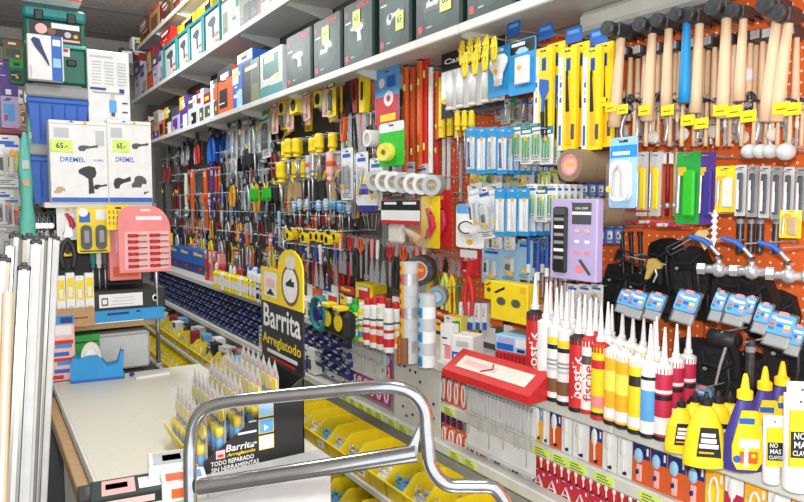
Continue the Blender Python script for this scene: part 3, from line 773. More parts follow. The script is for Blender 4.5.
@D(.14, .15)
def bin_box(col, lab, fill):
    """open-fronted stacking bin, front towards -y, origin base centre of the front"""
    r = root('storage_bin', 'storage bin'); b = B(); w, h, d = .14, .13, .2; t = .004
    b.box(0, d / 2, t / 2, w, d, t, col); b.box(0, d - t / 2, h / 2, w, t, h, col)
    for s in (-1, 1):
        vs = [(s * w / 2, 0, 0), (s * w / 2, d, 0), (s * w / 2, d, h), (s * w / 2, .055, h), (s * w / 2, -.012, .065), (s * (w / 2 - t), 0, 0), (s * (w / 2 - t), d, 0), (s * (w / 2 - t), d, h), (s * (w / 2 - t), .055, h), (s * (w / 2 - t), -.012, .065)]
        b.add(vs, [(0, 1, 2, 3, 4), (9, 8, 7, 6, 5)] + [(i, (i + 1) % 5, 5 + (i + 1) % 5, 5 + i) for i in range(5)], col)
    b.add([(-w / 2, 0, 0), (w / 2, 0, 0), (w / 2, -.012, .065), (-w / 2, -.012, .065), (-w / 2, t, 0), (w / 2, t, 0), (w / 2, t - .012, .065), (-w / 2, t - .012, .065)], [(0, 1, 2, 3), (4, 5, 6, 7), (3, 2, 6, 7)], col)
    b.box(0, -.012, .066, w + .006, .01, .006, col, .002)
    b.build('bin_body', r)
    if lab: l = B(); l.box(.0, -.0085, .036, .06, .002, .034, 'white'); l.rect(-.02, .03, .02, .036, -.0098, 'dgrey'); l.build('label', r)
    if fill:
        f = B(); rnd = random.Random(5)
        for _ in range(26):
            x, y, z = rnd.uniform(-.05, .05), rnd.uniform(.01, .15), rnd.uniform(.045, .085); v = Vector((rnd.uniform(-1, 1), rnd.uniform(-1, 1), rnd.uniform(-.3, .8))).normalized() * .016
            f.cyl(Vector((x, y, z)) - v, Vector((x, y, z)) + v, rnd.choice((.004, .006, .009)), .003, fill, 5)
        f.box(0, .1, .03, w - .02, d - .03, .05, fill, .01)
        o = f.build('small_parts', r); o['kind'] = 'stuff'
    return r
@D(.055, .05)
def tiny_bin(col, lab):
    b = B(); w, h, d = .052, .045, .06
    b.add([(-w / 2, 0, 0), (w / 2, 0, 0), (w / 2, -.01, h * .6), (-w / 2, -.01, h * .6), (-w / 2, d, 0), (w / 2, d, 0), (w / 2, d, h), (-w / 2, d, h), (-w / 2, .02, h), (w / 2, .02, h)],
          [(0, 1, 2, 3), (4, 5, 6, 7), (0, 4, 7, 8, 3), (1, 5, 6, 9, 2), (0, 1, 5, 4)], col)
    if lab: b.add([(-.014, -.0045, .006), (.014, -.0045, .006), (.014, -.0085, .024), (-.014, -.0085, .024)], [(0, 1, 2, 3)], 'lgrey')
    b.ell((0, .02, .026), (.018, .02, .008), 'steel' if lab else 'grey', 6, 4)
    o = b.build('small_bin'); o['category'] = 'storage bin'; return o
@D(.08, .1)
def peg_hook(n_=0):
    r = root('peg_hook', 'hook'); b = B(); b.tube([(0, .05, 0), (0, -.1, -.004), (0, -.12, .008)], .0028, 'steel', 6); b.box(0, .052, 0, .03, .004, .05, 'steel', .001); b.build('wire', r)
    t = B(); t.box(0, -.122, -.008, .042, .002, .03, 'yellow', .0005); t.rect(-.012, -.012, .012, -.009, -.1235, 'olive'); t.build('price_tag', r); return r
@D(.06, .05)
def blue_tag_hook(n_=0):
    r = root('peg_hook', 'hook'); b = B(); b.tube([(0, .05, 0), (0, -.1, -.004), (0, -.12, .008)], .0028, 'steel', 6); b.build('wire', r)
    t = B(); t.box(0, -.122, .0, .085, .002, .06, 'blue', .0005); t.rect(-.03, .005, .03, .02, -.1235, 'sky'); t.build('price_tag', r); return r
@D(.1, .14)
def ball_valve(n_=0):
    r = root('ball_valve', 'valve'); b = B()
    b.cyl((-.045, 0, -.1), (.045, 0, -.1), .014, .014, 'steel', 12); b.ell((0, 0, -.1), (.024, .022, .024), 'steel', 12, 8)
    for x in (-.05, .05): b.cyl((x - .011, 0, -.1), (x + .011, 0, -.1), .019, .019, 'steel', 6, False)
    b.cyl((0, 0, -.1), (0, 0, -.058), .008, .008, 'steel', 10); b.cyl((0, 0, -.064), (0, 0, -.056), .013, .013, 'chrome', 6, False); b.build('valve_body', r)
    l = B(); l.tube([(0, 0, -.052), (-.012, 0, -.04), (-.026, 0, -.022)], [.007, .006, .006], 'steel', 8); l.build('lever_neck', r)
    h = B(); h.tube([(-.024, 0, -.026), (-.045, 0, -.008), (-.085, 0, .004)], [.008, .009, .007], 'blue', 8); h.build('lever_grip', r); return r
@D(.16, .24)
def tool_pouch(n_=0):
    """black nylon holster with flap and loops"""
    r = root('tool_pouch', 'tool pouch'); b = B()
    b.prism([(-.06, -.02), (-.075, -.1), (-.065, -.2), (-.03, -.24), (.04, -.235), (.07, -.19), (.078, -.09), (.05, -.015), (.0, 0)], -.03, .02, 'nylon'); b.box(-.02, -.038, -.15, .07, .024, .11, 'nylon', .01); b.build('pouch', r)
    l = B(); l.tube([(-.05, -.035, -.03), (-.03, -.06, -.07), (.03, -.06, -.075), (.055, -.035, -.04)], .008, 'nylon', 6); l.tube([(.03, -.03, -.05), (.05, -.055, -.12), (.035, -.03, -.2)], .006, 'soft_black', 6); l.build('strap', r)
    s = B(); s.cyl((-.03, -.05, -.09), (-.03, -.055, -.09), .007, .007, 'steel', 8); s.build('snap', r); return r
@D(.26, .2)
def caulk_gun(metal):
    """black-framed skeleton gun with a pale metal pistol grip, lying towards the aisle"""
    r = root('caulking_gun', 'caulking gun'); f = B()
    for z in (-.02, -.075): f.tube([(-.13, 0, z), (.06, 0, z)], .007, 'soft_black', 7)
    f.cyl((-.135, 0, -.048), (-.128, 0, -.048), .034, .034, 'soft_black', 14); f.box(.06, 0, -.048, .014, .03, .08, 'soft_black', .004); f.build('frame', r)
    g = B(); g.prism([(.055, -.03), (.1, -.01), (.15, -.035), (.148, -.06), (.11, -.075), (.09, -.14), (.07, -.145), (.07, -.08), (.055, -.07)], -.014, .014, metal); g.build('pistol_grip', r)
    t = B(); t.tube([(.105, 0, -.06), (.13, 0, -.1), (.12, 0, -.15)], [.008, .007, .006], 'steel', 7); t.build('trigger', r)
    p = B(); p.cyl((-.1, 0, -.048), (.17, 0, -.03), .004, .004, 'steel', 7); p.build('plunger_rod', r); return r
@D(.2, .3)
def black_roller(n_=0):
    r = root('spray_gun', 'spray gun'); b = B(); b.cyl((-.07, -.02, -.05), (.07, -.02, -.05), .04, .04, 'soft_black', 14); b.cyl((-.085, -.02, -.05), (-.07, -.02, -.05), .018, .03, 'nylon', 10); b.cyl((.07, -.02, -.05), (.08, -.02, -.05), .03, .02, 'nylon', 10); b.build('body', r)
    h = B(); h.tube([(.01, -.02, -.09), (-.01, -.03, -.18), (-.03, -.03, -.28)], [.008, .007, .006], 'steel', 8); h.build('chrome_lance', r)
    g = B(); g.tube([(.03, 0, -.08), (.05, .01, -.16), (.04, .02, -.24)], [.02, .018, .014], 'nylon', 8); g.build('grip', r); return r
@D(.035, .18)
def grey_tube(col):
    b = B(); b.lathe([(.004, 0), (.016, -.004), (.0165, -.17), (.012, -.18), (0, -.18)], col, 12); b.lathe([(.0168, -.03), (.0168, -.05)], 'grey', 12)
    o = b.build('ribbed_tube'); o['category'] = 'tube'; return o
@D(.03, .13)
def spiral_anchor(n_=0):
    b = B(); b.lathe([(.005, 0)] + [(.013 if i % 2 else .005, -.008 - i * .011) for i in range(11)] + [(.002, -.132)], 'white', 10)
    o = b.build('wall_anchor'); o['category'] = 'anchor'; return o
@D(.07, .07)
def globe_lamp(col):
    r = root('globe_bulb', 'light bulb'); b = B(); b.ell((0, -.03, -.035), (.035, .04, .033), col, 14, 10); b.build('globe', r)
    c = B(); c.cyl((0, .005, -.035), (0, .04, -.035), .016, .014, 'dark_steel', 10); c.build('screw_cap', r); return r
@D(.05, .26)
def cutter(col):
    """snap-off cutter on a slim card, striped grey and black"""
    r = root('cutter_pack', 'knife'); b = B(); card_sheet(b, .05, .26, col, None, round_=.004); b.build('backing_card', r)
    k = B(); k.box(0, -.009, -.14, .026, .014, .2, 'soft_black', .005); k.box(.004, -.017, -.1, .01, .006, .05, 'black', .002); k.build('cutter_body', r)
    s = B(); s.box(-.005, -.0165, -.15, .011, .004, .15, 'white', .001); s.build('slide', r)
    c = B(); c.box(0, -.012, -.14, .04, .022, .215, 'clear', .006); c.build('clear_bubble', r); return r
@D(.1, .26)
def frame_card(bg, pcol, wide):
    r = root('hanging_pack', 'pack'); b = B(); card_sheet(b, .1, .26, bg, None, round_=.006); b.build('backing_card', r)
    p = B(); p.box(.012, -.012, -.15, .05, .02, .17, pcol, .008); p.tube([(-.03, -.012, -.06), (-.034, -.012, -.22)], .008, 'steel', 7); p.build('product', r)
    s = B(); s.box(-.015, -.018, -.07, .036, .002, .03, 'amber', .001); s.build('price_sticker', r); return r
@D(.04, .34)
def long_card_tool(col, tip):
    r = root('file', 'file'); b = B(); b.tube([(0, 0, 0), (0, 0, -.2), (0, 0, -.215)], [.008, .009, .004], col, 8); b.build('handle', r)
    s = B(); s.box(0, 0, -.27, .014, .005, .12, 'steel', .001); s.build('blade', r)
    c = B(); c.lathe([(.0095, -.16), (.011, -.165), (.011, -.2), (.0095, -.205)], tip, 8); c.build('coloured_band', r); return r
@D(.1, .1)
def red_tool(n_=0):
    r = root('tube_cutter', 'tube cutter'); b = B(); b.tube([(-.12, 0, -.02), (-.05, -.005, -.03), (.03, 0, -.035), (.12, 0, -.04)], [.01, .013, .012, .006], 'crimson', 8); b.build('handle', r)
    h = B(); h.box(-.02, -.01, -.03, .05, .03, .035, 'lgrey', .006); h.build('head', r); return r
@D(.2, .14)
def eye_box(n_=0):
    r = B(); r.box(0, .03, .07, .2, .06, .14, 'yellow', .003); 
    for x in (-.04, .04): r.flat(circle(x, .07, .026, 14, .016), -.0005, 'olive'); r.flat(circle(x, .07, .018, 12, .011), -.001, 'dgrey')
    r.flat([(-.08, .1), (-.02, .125), (-.02, .115), (-.07, .095)], -.0006, 'black'); r.rect(.06, .11, .09, .13, -.0006, 'amber')
    o = r.build('goods_box'); o['category'] = 'box'; return o
@D(.05, .2)
def chalk_bottle(col, cap):
    r = root('powder_bottle', 'bottle'); b = B(); b.lathe([(.02, 0), (.023, .004), (.023, .12), (.01, .14), (.009, .148)], col, 12); b.build('bottle', r)
    c = B(); c.lathe([(.012, .146), (.011, .17), (.003, .2), (0, .2)], cap, 10); c.build('cap', r); l = B(); l.lathe([(.0235, .035), (.0235, .09)], 'white', 12); l.build('label_band', r); return r
# ================================================================ the setting
def struct(name, b, parent=None, loc=None):
    o = b.build(name, parent, loc)
    if parent is None: o['kind'] = 'structure'
    return o
XP = 2.25            # face of the pegboard
CEIL = 4.06; YB = 10.6
fl = B(); fl.box(.5, 5.0, -.03, 4.2, 12.4, .06, 'floor_tile'); struct('floor', fl)
ce = B(); ce.box(.5, 5.0, CEIL + .03, 4.2, 12.4, .06, 'ceiling_tile'); ceil_o = struct('ceiling', ce)
for i in range(9):
    b = B(); b.box(.3, 10.2 - i * 1.2, CEIL - .006, 3.6, .03, .012, 'dgrey'); b.build('ceiling_batten', ceil_o)
wr = B(); wr.box(2.36, 5.0, CEIL / 2, .1, 12.4, CEIL, 'plaster'); wall_r = struct('wall_right', wr)
y = -.6
while y < 9.4:
    b = B(); near = y < 2.9; b.box(XP + .012, y + .498, 1.65, .02, .99, 1.5, 'peg_orange' if near else 'peg_grey'); b.build('pegboard_panel', wall_r)
    if not near: b = B(); b.box(XP + .004, y, 2.0, .012, .03, 3.9, 'dgrey', .002); b.build('wall_upright', wall_r)
    y += 1.0
wb = B(); wb.box(.5, YB + .05, CEIL / 2, 4.2, .1, CEIL, 'plaster'); wall_b = struct('wall_back', wb)
b = B(); b.box(.5, YB - .04, CEIL - .22, 3.6, .08, .1, 'dgrey', .01); b.build('wall_beam', wall_b)
wl = B(); wl.box(-1.55, 5.6, CEIL / 2, .1, 11, CEIL, 'plaster'); struct('wall_left', wl)

# ---- shelves along the right wall
def wall_shelf(label, X0, X1, z0, z1, ya, yb, mat='shelf_white', brackets=(), step=1.0, lip=.045, group=None):
    r = root('wall_shelf', 'shelf'); r.location = ((X0 + X1) / 2, ya, z1); o = Vector(r.location); y = ya
    while y < yb - .01:
        y2 = min(y + step, yb)
        b = B(); b.box((X0 + X1) / 2 - o.x + .004, (y + y2) / 2 - o.y, z1 - .0125 - o.z, X1 - X0 - .006, y2 - y - .004, .024, mat, .002); b.build('shelf_board', r)
        b = B(); b.box(X0 + .008 - o.x, (y + y2) / 2 - o.y, (z0 + z1) / 2 - o.z + .002, .02, y2 - y - .004, z1 - z0, mat, .005); b.build('shelf_lip', r); y = y2
    for yb_ in brackets:
        b = B(); n = len(b.v); h = .09
        b.add([(X0 + .03 - o.x, yb_ + t - o.y, z1 - .024 - o.z) for t in (-.012, .012)] + [(X1 - o.x, yb_ + t - o.y, z1 - .024 - o.z) for t in (-.012, .012)] + [(X1 - o.x, yb_ + t - o.y, z1 - .03 - h - o.z) for t in (-.012, .012)] + [(X0 + .03 - o.x, yb_ + t - o.y, z1 - .05 - o.z) for t in (-.012, .012)],
              [(0, 2, 4, 6), (1, 3, 5, 7), (0, 1, 3, 2), (2, 3, 5, 4), (4, 5, 7, 6), (6, 7, 1, 0)], mat); b.build('bracket', r)
    return tag(r, label)
BR = [.4, 1.4, 2.4, 3.4, 4.4, 5.4, 6.4, 7.4, 8.4]
ZC, ZB, ZA, ZD = 2.44, 3.08, 3.74, .90
XS = 1.86            # lip of the upper shelves
wall_shelf('long white shelf right above the pegboard carrying the dark green cases', XS, XP - .01, ZC - .045, ZC, -.6, 9.4, brackets=BR)
wall_shelf('second white shelf up carrying teal framed cases, over the green cases', XS, XP - .01, ZB - .045, ZB, -.6, 9.9, brackets=BR)
wall_shelf('topmost white shelf near the ceiling with brown cartons', XS, XP - .01, ZA - .045, ZA, -.6, 9.4, brackets=BR)
XD = 1.75
wall_shelf('wide white display ledge carrying sealant cartridges, tapes and bottles', XD, XP - .01, ZD - .048, ZD, -.6, 9.4)
# beam under the first shelf, near section
b = B(); b.box(0, 0, 0, .09, 2.6, .085, 'shelf_white', .02); b.box(-.02, 0, -.05, .05, 2.6, .02, 'grey', .004); o = b.build('light_beam'); o.location = (2.14, pxz(584, 2.14, 2.37).y - 1.3, 2.365); tag(o, 'rounded grey-white beam under the shelf above the hammers', 'beam')
# back panel below the ledge, mid strip, low strip
b = B(); b.box(0, 5, 0, .02, 10, .85, 'shelf_white'); o = b.build('trim_1', None, (1.86, -.6, .475)); o['kind'] = 'structure'
def ticket_rail(label, z, X, ya, yb, tickets):
    r = root('ticket_rail', 'price rail'); r.location = (X, ya, z); b = B(); b.box(.02, (yb - ya) / 2, -.0, .06, yb - ya, .05, 'shelf_white', .006); b.build('rail', r)
    for px0 in tickets:
        p = pxz(px0, X - .012, z); t = B(); t.box(0, 0, 0, .004, .085, .034, 'lime', .001)
        for k in range(3): t.add([(-.0024, .03, .008 - k * .01), (-.0024, -.01 - .01 * k, .008 - k * .01), (-.0024, -.01 - .01 * k, .012 - k * .01), (-.0024, .03, .012 - k * .01)], [(0, 1, 2, 3)], 'olive')
        t.build('ticket', r, (-.012, p.y - ya, 0))
    return tag(r, label)
ticket_rail('white ticket rail with lime labels between the two rows of packs', .668, 1.80, .2, 2.95, (437, 449, 541, 560, 577, 604, 650, 700))
ticket_rail('long low white ticket rail with lime labels above the yellow bins', .497, 1.76, .2, 9.3, (345, 353, 362, 370, 379, 392, 403, 455, 470))
b = B(); b.box(0, 4.6, 0, .5, 9.3, .02, 'shelf_white', .003); b.box(-.255, 4.6, 0, .012, 9.3, .035, 'shelf_white', .004); o = b.build('bin_shelf', None, (1.78, 0, .255)); tag(o, 'low white shelf carrying the upper tier of yellow bins', 'shelf')
b = B(); b.box(0, 4.6, 0, .6, 9.3, .03, 'shelf_white', .003); o = b.build('bin_shelf', None, (1.72, 0, .03)); tag(o, 'base shelf at floor level under the lower tier of yellow bins', 'shelf')

# ---- service counter
CX0, CX1, CY0, CY1, CZ = .262, .93, 1.84, 3.36, .80
r = root('service_counter', 'counter'); r.location = ((CX0 + CX1) / 2, (CY0 + CY1) / 2, 0)
b = B(); b.box(0, 0, CZ - .015, CX1 - CX0, CY1 - CY0, .03, 'laminate', .003); b.build('worktop', r)
b = B(); b.box(.01, 0, .385, CX1 - CX0 - .03, CY1 - CY0 - .01, .77, 'white', .004); b.build('cabinet_body', r)
b = B(); b.box(-(CX1 - CX0) / 2 - .004, 0, CZ - .016, .008, CY1 - CY0, .034, 'white', .002); b.build('edge_band', r)
b = B(); b.box(-(CX1 - CX0) / 2 - .028, -.06, CZ - .06, .038, CY1 - CY0 - .14, .05, 'board_wood', .003); b.build('side_board', r)
tag(r, 'cream laminate service counter with a wooden side board')

# ---- facing rack behind the counter (plane Y = YR)
YR = 3.47
def rack_board(px0, px1, pyt, t, label, depth_=.34, mat='shelf_white'):
    a = YP(px0, pyt, YR); c = YP(px1, pyt, YR); b = B(); b.box(0, depth_ / 2, -t / 2, c.x - a.x, depth_, t, mat, .003); b.box(0, -.004, -t / 2, c.x - a.x, .008, t + .006, mat, .002)
    o = b.build('rack_shelf', None, ((a.x + c.x) / 2, YR, a.z)); tag(o, label, 'shelf'); return a.z
zt = rack_board(44, 153, 203, .02, 'white rack shelf carrying blue toolboxes and two white tool kits')
zm = rack_board(50, 161, 327, .03, 'pale wooden rack shelf under the binder and small cartons', mat='board_wood')
b = B(); a = YP(155, 215, YR - .02); b.cyl((0, 0, CZ), (0, 0, zt), .011, .011, 'chrome', 10); b.box(0, 0, CZ + .005, .04, .04, .01, 'steel', .002); o = b.build('rack_post', None, (YP(157, 300, YR - .02).x, YR - .02, 0)); tag(o, 'thin chrome upright post at the right end of the rack', 'post')
b = B(); b.cyl((0, 0, 0), (0, 0, zt), .013, .013, 'dark_steel', 10); b.box(0, 0, .006, .05, .05, .012, 'steel', .002); o = b.build('rack_post', None, (YP(47, 300, YR + .3).x, YR + .3, 0)); tag(o, 'dark upright post at the left end of the rack', 'post')
b = B(); b.box(0, .02, 0, .57, .03, zt, 'soft_black', .004); o = b.build('rack_back_panel', None, (.47, YR + .36, zt / 2)); tag(o, 'dark back panel closing the rack behind the binder', 'panel')
b = B(); b.box(0, .15, 0, .58, .3, .78, 'dgrey', .006); o = b.build('base_cabinet', None, (.46, YR + .02, .39)); tag(o, 'dark base cabinet under the rack behind the counter', 'cabinet')

# toolboxes and kits on the top rack shelf
def on(z): return z
tb = facing(crate_toolbox, ('blue', 'grey', 0), (28, 143, 90, 203), YR + .13, 'lower blue crate toolbox with grey lid, on the rack shelf', 'stacked blue toolboxes', z=zt)
z1 = YP(60, 147, YR + .13).z
facing(crate_toolbox, ('blue', 'grey', 0), (27, 84, 89, 150), YR + .13, 'upper blue crate toolbox with grey lid, stacked on another', 'stacked blue toolboxes', z=z1)
z2 = YP(60, 84, YR + .13).z
facing(tall_toolbox, (0,), (23, 4, 86, 86), YR + .14, 'green toolbox with two latches, topmost of the toolbox stack', z=z2)
dbox = _box('tool_kit_box', 'box', .155, .21, .06, 'white', [(.66, 0, .96, 1, 'blue'), (.7, .78, .92, .92, 'white'), (.7, .3, .92, .5, 'lblue'), (.05, .04, .1, .3, 'lgrey')])
o = facing(dbox, (), (27, 35, 63, 86), YR + .05, 'narrow white and blue rotary tool box before the green toolbox', z=z2)
b = B(); b.flat(place_poly([(-.3, .5), (-.05, .45), (.1, .1), (.3, -.3), (.36, -.5), (.28, -.45), (.05, -.15), (-.25, .15), (-.42, .4)], -.02, .13, .1, .13), -.004, 'dblue'); b.build('picture', o)
topbox = _box('goods_box', 'box', .3, .08, .2, 'white', [(0, 0, 1, .2, 'red'), (.1, .3, .5, .6, 'pink')])
facing(topbox, (), (24, -12, 82, 5), YR + .05, 'white and red carton lying on the green toolbox', z=YP(50, 3, YR + .14).z)
tall = _box('spray_kit_box', 'box', .19, .74, .12, 'white', [(.06, .95, .6, .965, 'lgrey')] + [(.1 + .3 * i, .78 + .02 * j, .32 + .3 * i, .788 + .02 * j, 'lgrey') for i in range(3) for j in range(8)] + [(.05, .742, .42, .757, 'navy'), (.1, .722, .85, .729, 'grey'), (.74, .73, .86, .757, 'navy'), (.53, .66, .62, .72, 'lgrey'), (.49, .6, .66, .68, 'sky'), (.53, .575, .62, .6, 'dgrey'), (.8, .6, .93, .61, 'dgrey'), (.8, .66, .93, .67, 'dgrey')])
facing(tall, (), (87, 51, 129, 204), YR + .12, 'tall white carton printed with a small paint sprayer, right of the toolboxes', z=zt)
def kit(which):
    w, h = .255, .38; r = root('tool_kit_box', 'box'); b = B(); b.box(0, .06, h / 2, w, .12, h, 'white', .003); b.rect(-w / 2 + .002, .004, w / 2 - .002, .026, -.0006, 'blue'); b.rect(-w / 2 + .02, .3, -w / 2 + .085, .345, -.0006, 'lgrey'); b.text('DREMEL', .11, -.03, .2, -.001, 'blue')
    b.rect(-w / 2 + .002, h - .018, w / 2 - .002, h - .014, -.0006, 'lgrey')
    if which == 0: b.text('DREMEL', .05, .085, .2, -.001, 'sky'); b.rect(.075, .27, .115, .34, -.0006, 'lgrey')
    b.flat(place_poly([(-.5, 0), (0, .5), (.5, 0)], -.03, h - .008, .03, .016), -.001, 'blue'); b.flat(circle(.03, h - .01, .009, 10), -.001, 'amber'); b.build('carton', r)
    for p, x, z, ww, hh, c in ([(GRIND, .04, .26, .09, .06, 'dgrey'), (DRILL, .035, .11, .08, .16, 'soft_black'), (GRIND, .09, .08, .06, .05, 'soft_black'), (SAWP, -.09, .06, .05, .05, 'tan')] if which == 0 else [(GRIND, .06, .27, .1, .06, 'dgrey'), (GRIND, -.05, .1, .1, .11, 'soft_black'), (SAWP, .05, .1, .09, .09, 'dgrey'), (GRIND, .09, .05, .03, .03, 'dgrey')]): t = B(); t.flat(place_poly(p, x, z, ww, hh), -.0012, c); t.build('picture', r)
    s = B(); s.box(-.075 if which == 0 else -.05, -.004, .262, .095, .003, .055, 'lime', .001); s.text('65.-', .05, -.075 if which == 0 else -.05, .262, -.0065, 'black'); s.build('price_card', r); return r
kit.dims = (.255, .38)
facing(kit, (0,), (49, 121, 107, 203), YR - .02, 'left white rotary tool kit carton with lime price card', z=zt)
facing(kit, (1,), (107, 121, 151, 203), YR - .02, 'right white rotary tool kit carton with lime price card', z=zt)
# packs hanging under the rack shelf
@D(.12, .18)
def twin_pack(n_=0):
    r = root('hanging_pack', 'pack'); b = B(); b.prism(rrect(-.06, -.18, .06, 0, .01), -.001, .001, 'yellow'); b.rect(-.05, -.06, -.01, -.02, -.0014, 'blue'); b.rect(.01, -.05, .05, -.01, -.0014, 'white'); b.flat(circle(-.035, -.02, .018, 10), -.0016, 'white'); b.rect(-.05, -.175, .05, -.17, -.0014, 'black'); b.build('backing_card', r)
    for x in (-.027, .027): p = B(); p.prism(rrect(x - .019, -.165, x + .019, -.07, .018, 4), -.022, -.001, 'dgrey'); p.box(x, -.024, -.115, .02, .006, .05, 'grey', .003); p.build('scraper', r)
    return r
facing(twin_pack, (0,), (76, 207, 109, 253), YR - .02, 'yellow pack with two dark oval tools hanging under the kits', base=False)
@D(.1, .1)
def bit_card(n_=0):
    r = B(); r.prism(rrect(-.05, -.1, .05, 0, .004), -.001, .001, 'yellow'); r.rect(-.012, -.016, .012, -.008, -.0013, 'black')
    for j in range(3):
        for i in range(5): r.rect(-.04 + i * .017, -.035 - j * .022, -.034 + i * .017, -.022 - j * .022, -.0013, 'olive' if j % 2 else 'dorange')
    o = r.build('bit_card'); o['category'] = 'pack'; return o
facing(bit_card, (0,), (106, 205, 130, 230), YR - .06, 'small square yellow bit card hanging under the right kit', base=False)
@D(.18, .26)
def driver_set(n_=0):
    r = root('screwdriver_set', 'tool set'); b = B(); pts = [(-.09, -.26), (.09, -.26), (.09, -.09)] + [(.02 + .07 * math.cos(t), -.09 + .09 * math.sin(t)) for t in [PI / 2 * i / 6 for i in range(1, 7)]] + [(-.02, 0)] + [(-.05 + .04 * math.cos(t), -.05 + .05 * math.sin(t)) for t in [PI / 2 + PI / 2 * i / 4 for i in range(1, 5)]]
    b.prism(pts, -.002, .002, 'pink'); b.rect(-.012, -.02, .02, -.012, -.0024, 'white'); b.rect(-.03, -.055, .06, -.04, -.0024, 'white'); b.prism(rrect(-.07, -.25, .083, -.1, .006), -.004, -.0018, 'lpink'); b.build('backing_card', r)
    for i in range(6):
        for s in (0, 1):
            p = B(); z = -.115 - i * .024; x = -.06 + s * .075; p.cyl((x, -.011, z), (x + .035, -.011, z), .0065, .006, 'red', 7); p.cyl((x + .035, -.01, z), (x + .066, -.01, z), .002, .002, 'dgrey', 5); p.build('screwdriver', r)
    return r
facing(driver_set, (0,), (118, 206, 170, 272), YR - .1, 'pink card with two columns of small red screwdrivers', base=False)
redbox = _box('goods_box', 'box', .17, .24, .1, 'pink', [(.1, .05, .9, .2, 'orange'), (.2, .4, .6, .7, 'lpink'), (.3, .75, .7, .9, 'white')])
facing(redbox, (), (108, 210, 140, 285), YR + .02, 'salmon carton standing behind the pink screwdriver card', z=zm + .2)
facing(hook_pack, ('white', 1), (56, 205, 78, 240), YR + .03, 'white pack with a red part, hanging left under the rack shelf', base=False)
facing(pruner, ('soft_black', 'steel'), (58, 225, 76, 268), YR + .0, 'black-handled cutter hanging above the small white cartons', base=False)
facing(tape_measure, ('yellow', 0), (60, 235, 74, 270), YR + .05, 'yellow tape measure hanging at the left end of the rack', base=False)
for i, (x, c) in enumerate(((92, 'teal'), (98, 'white'), (104, 'dgrey'))):
    facing(screwdriver, (c, None, True), (x - 3, 250, x + 4, 292), YR + .08, f'{("teal", "white", "grey")[i]} handled screwdriver hanging behind the black binder', base=False)
# on the wooden rack shelf
bflat = _box('flat_case', 'box', .34, .08, .22, 'cyan', [(.0, .0, .7, .08, 'white'), (.2, .6, .5, .8, 'dblue'), (.6, .7, .66, .85, 'dblue')])
facing(bflat, (), (93, 309, 165, 327), YR - .04, 'flat bright blue box under the black binder', z=zm)
z3 = YP(130, 310, YR - .04).z
def binder():
    r = root('lever_arch_binder', 'binder'); b = B(); b.box(0, .12, .04, .34, .24, .078, 'soft_black', .004); b.build('cover', r); l = B(); l.box(-.04, -.002, .04, .2, .003, .05, 'white'); l.flat(rrect(-.13, .022, -.1, .052, .002), -.0038, 'dgrey'); l.flat(rrect(-.125, .028, -.105, .046, .002), -.004, 'white')
    for k, (a, c) in enumerate(((-.09, 0), (-.085, .01), (-.07, .0))): l.rect(a, .024 + k * .012, c + .02, .027 + k * .012, -.0038, 'lgrey')
    l.build('spine_label', r); g = B(); g.lathe([(.014, 0), (.014, -.004), (.008, -.005), (.008, 0)], 'steel', 14, (.12, 0, .04), axis='y'); g.build('finger_ring', r); return r
binder.dims = (.34, .08)
facing(binder, (), (93, 289, 166, 310), YR - .03, 'black lever arch binder lying flat with a white spine label', z=z3)
cbox = _box('cardboard_box', 'box', .2, .13, .16, 'cardboard', [(.35, .4, .85, .6, 'tan'), (.38, .44, .82, .56, 'brown')])
facing(cbox, (), (56, 309, 95, 333), YR - .08, 'small open brown cardboard tray at the left of the binder', z=zm)
z4 = YP(75, 312, YR - .06).z
vial_box = _box('glue_carton', 'box', .05, .14, .05, 'white', [(.1, .45, .9, .9, 'yellow'), (.2, .1, .8, .3, 'lgrey'), (.3, .5, .7, .7, 'white')])
for i in range(4):
    facing(vial_box, (), (56 + i * 9.5, 276 - (i % 2) * 3, 65 + i * 9.5, 311), YR - .05, f'{nth(i)} of four white and yellow glue cartons in the cardboard tray', 'white and yellow glue cartons', z=z4 - .04)
# below the wooden shelf, on the base
gbx = _box('cash_box', 'box', .15, .14, .12, 'green', [(.1, .8, .9, .84, 'dgreen')])
facing(gbx, (), (72, 335, 100, 372), YR - .03, 'green metal box behind the tape dispenser', z=CZ)
wbx = _box('plastic_tub', 'box', .28, .22, .14, 'lgrey', [(.03, .92, .97, .97, 'grey'), (.1, .1, .9, .8, 'lgrey')], bev=.012)
facing(wbx, (), (98, 333, 150, 374), YR - .03, 'pale grey plastic tub under the wooden rack shelf', z=CZ)

# tape dispenser and things on the counter
def dispenser():
    r = root('tape_dispenser', 'tape dispenser'); b = B(); b.prism([(-.11, 0), (.11, 0), (.105, .03), (.112, .075), (.1, .082), (.082, .045), (.04, .04), (.0, .072), (-.04, .072), (-.07, .066), (-.1, .07), (-.108, .05)], -.04, .04, 'cyan'); b.box(0, 0, .004, .224, .086, .008, 'blue', .002); b.build('base', r)
    t = B(); t.lathe([(.026, -.014), (.042, -.014), (.042, .014), (.026, .014), (.026, -.014)], 'cream', 20, (-.025, 0, .066), axis='y'); t.build('tape', r); k = B(); k.cyl((-.025, -.016, .066), (-.025, .016, .066), .025, .025, 'white', 16); k.build('hub', r)
    c = B(); c.box(.104, 0, .083, .01, .03, .005, 'steel', .001); c.build('cutter', r); return r
dispenser.dims = (.22, .105)
stand(dispenser, (), 98, 379, 37, CZ, 'sky blue desk tape dispenser on the cream counter', rz=-8, sx=.62)
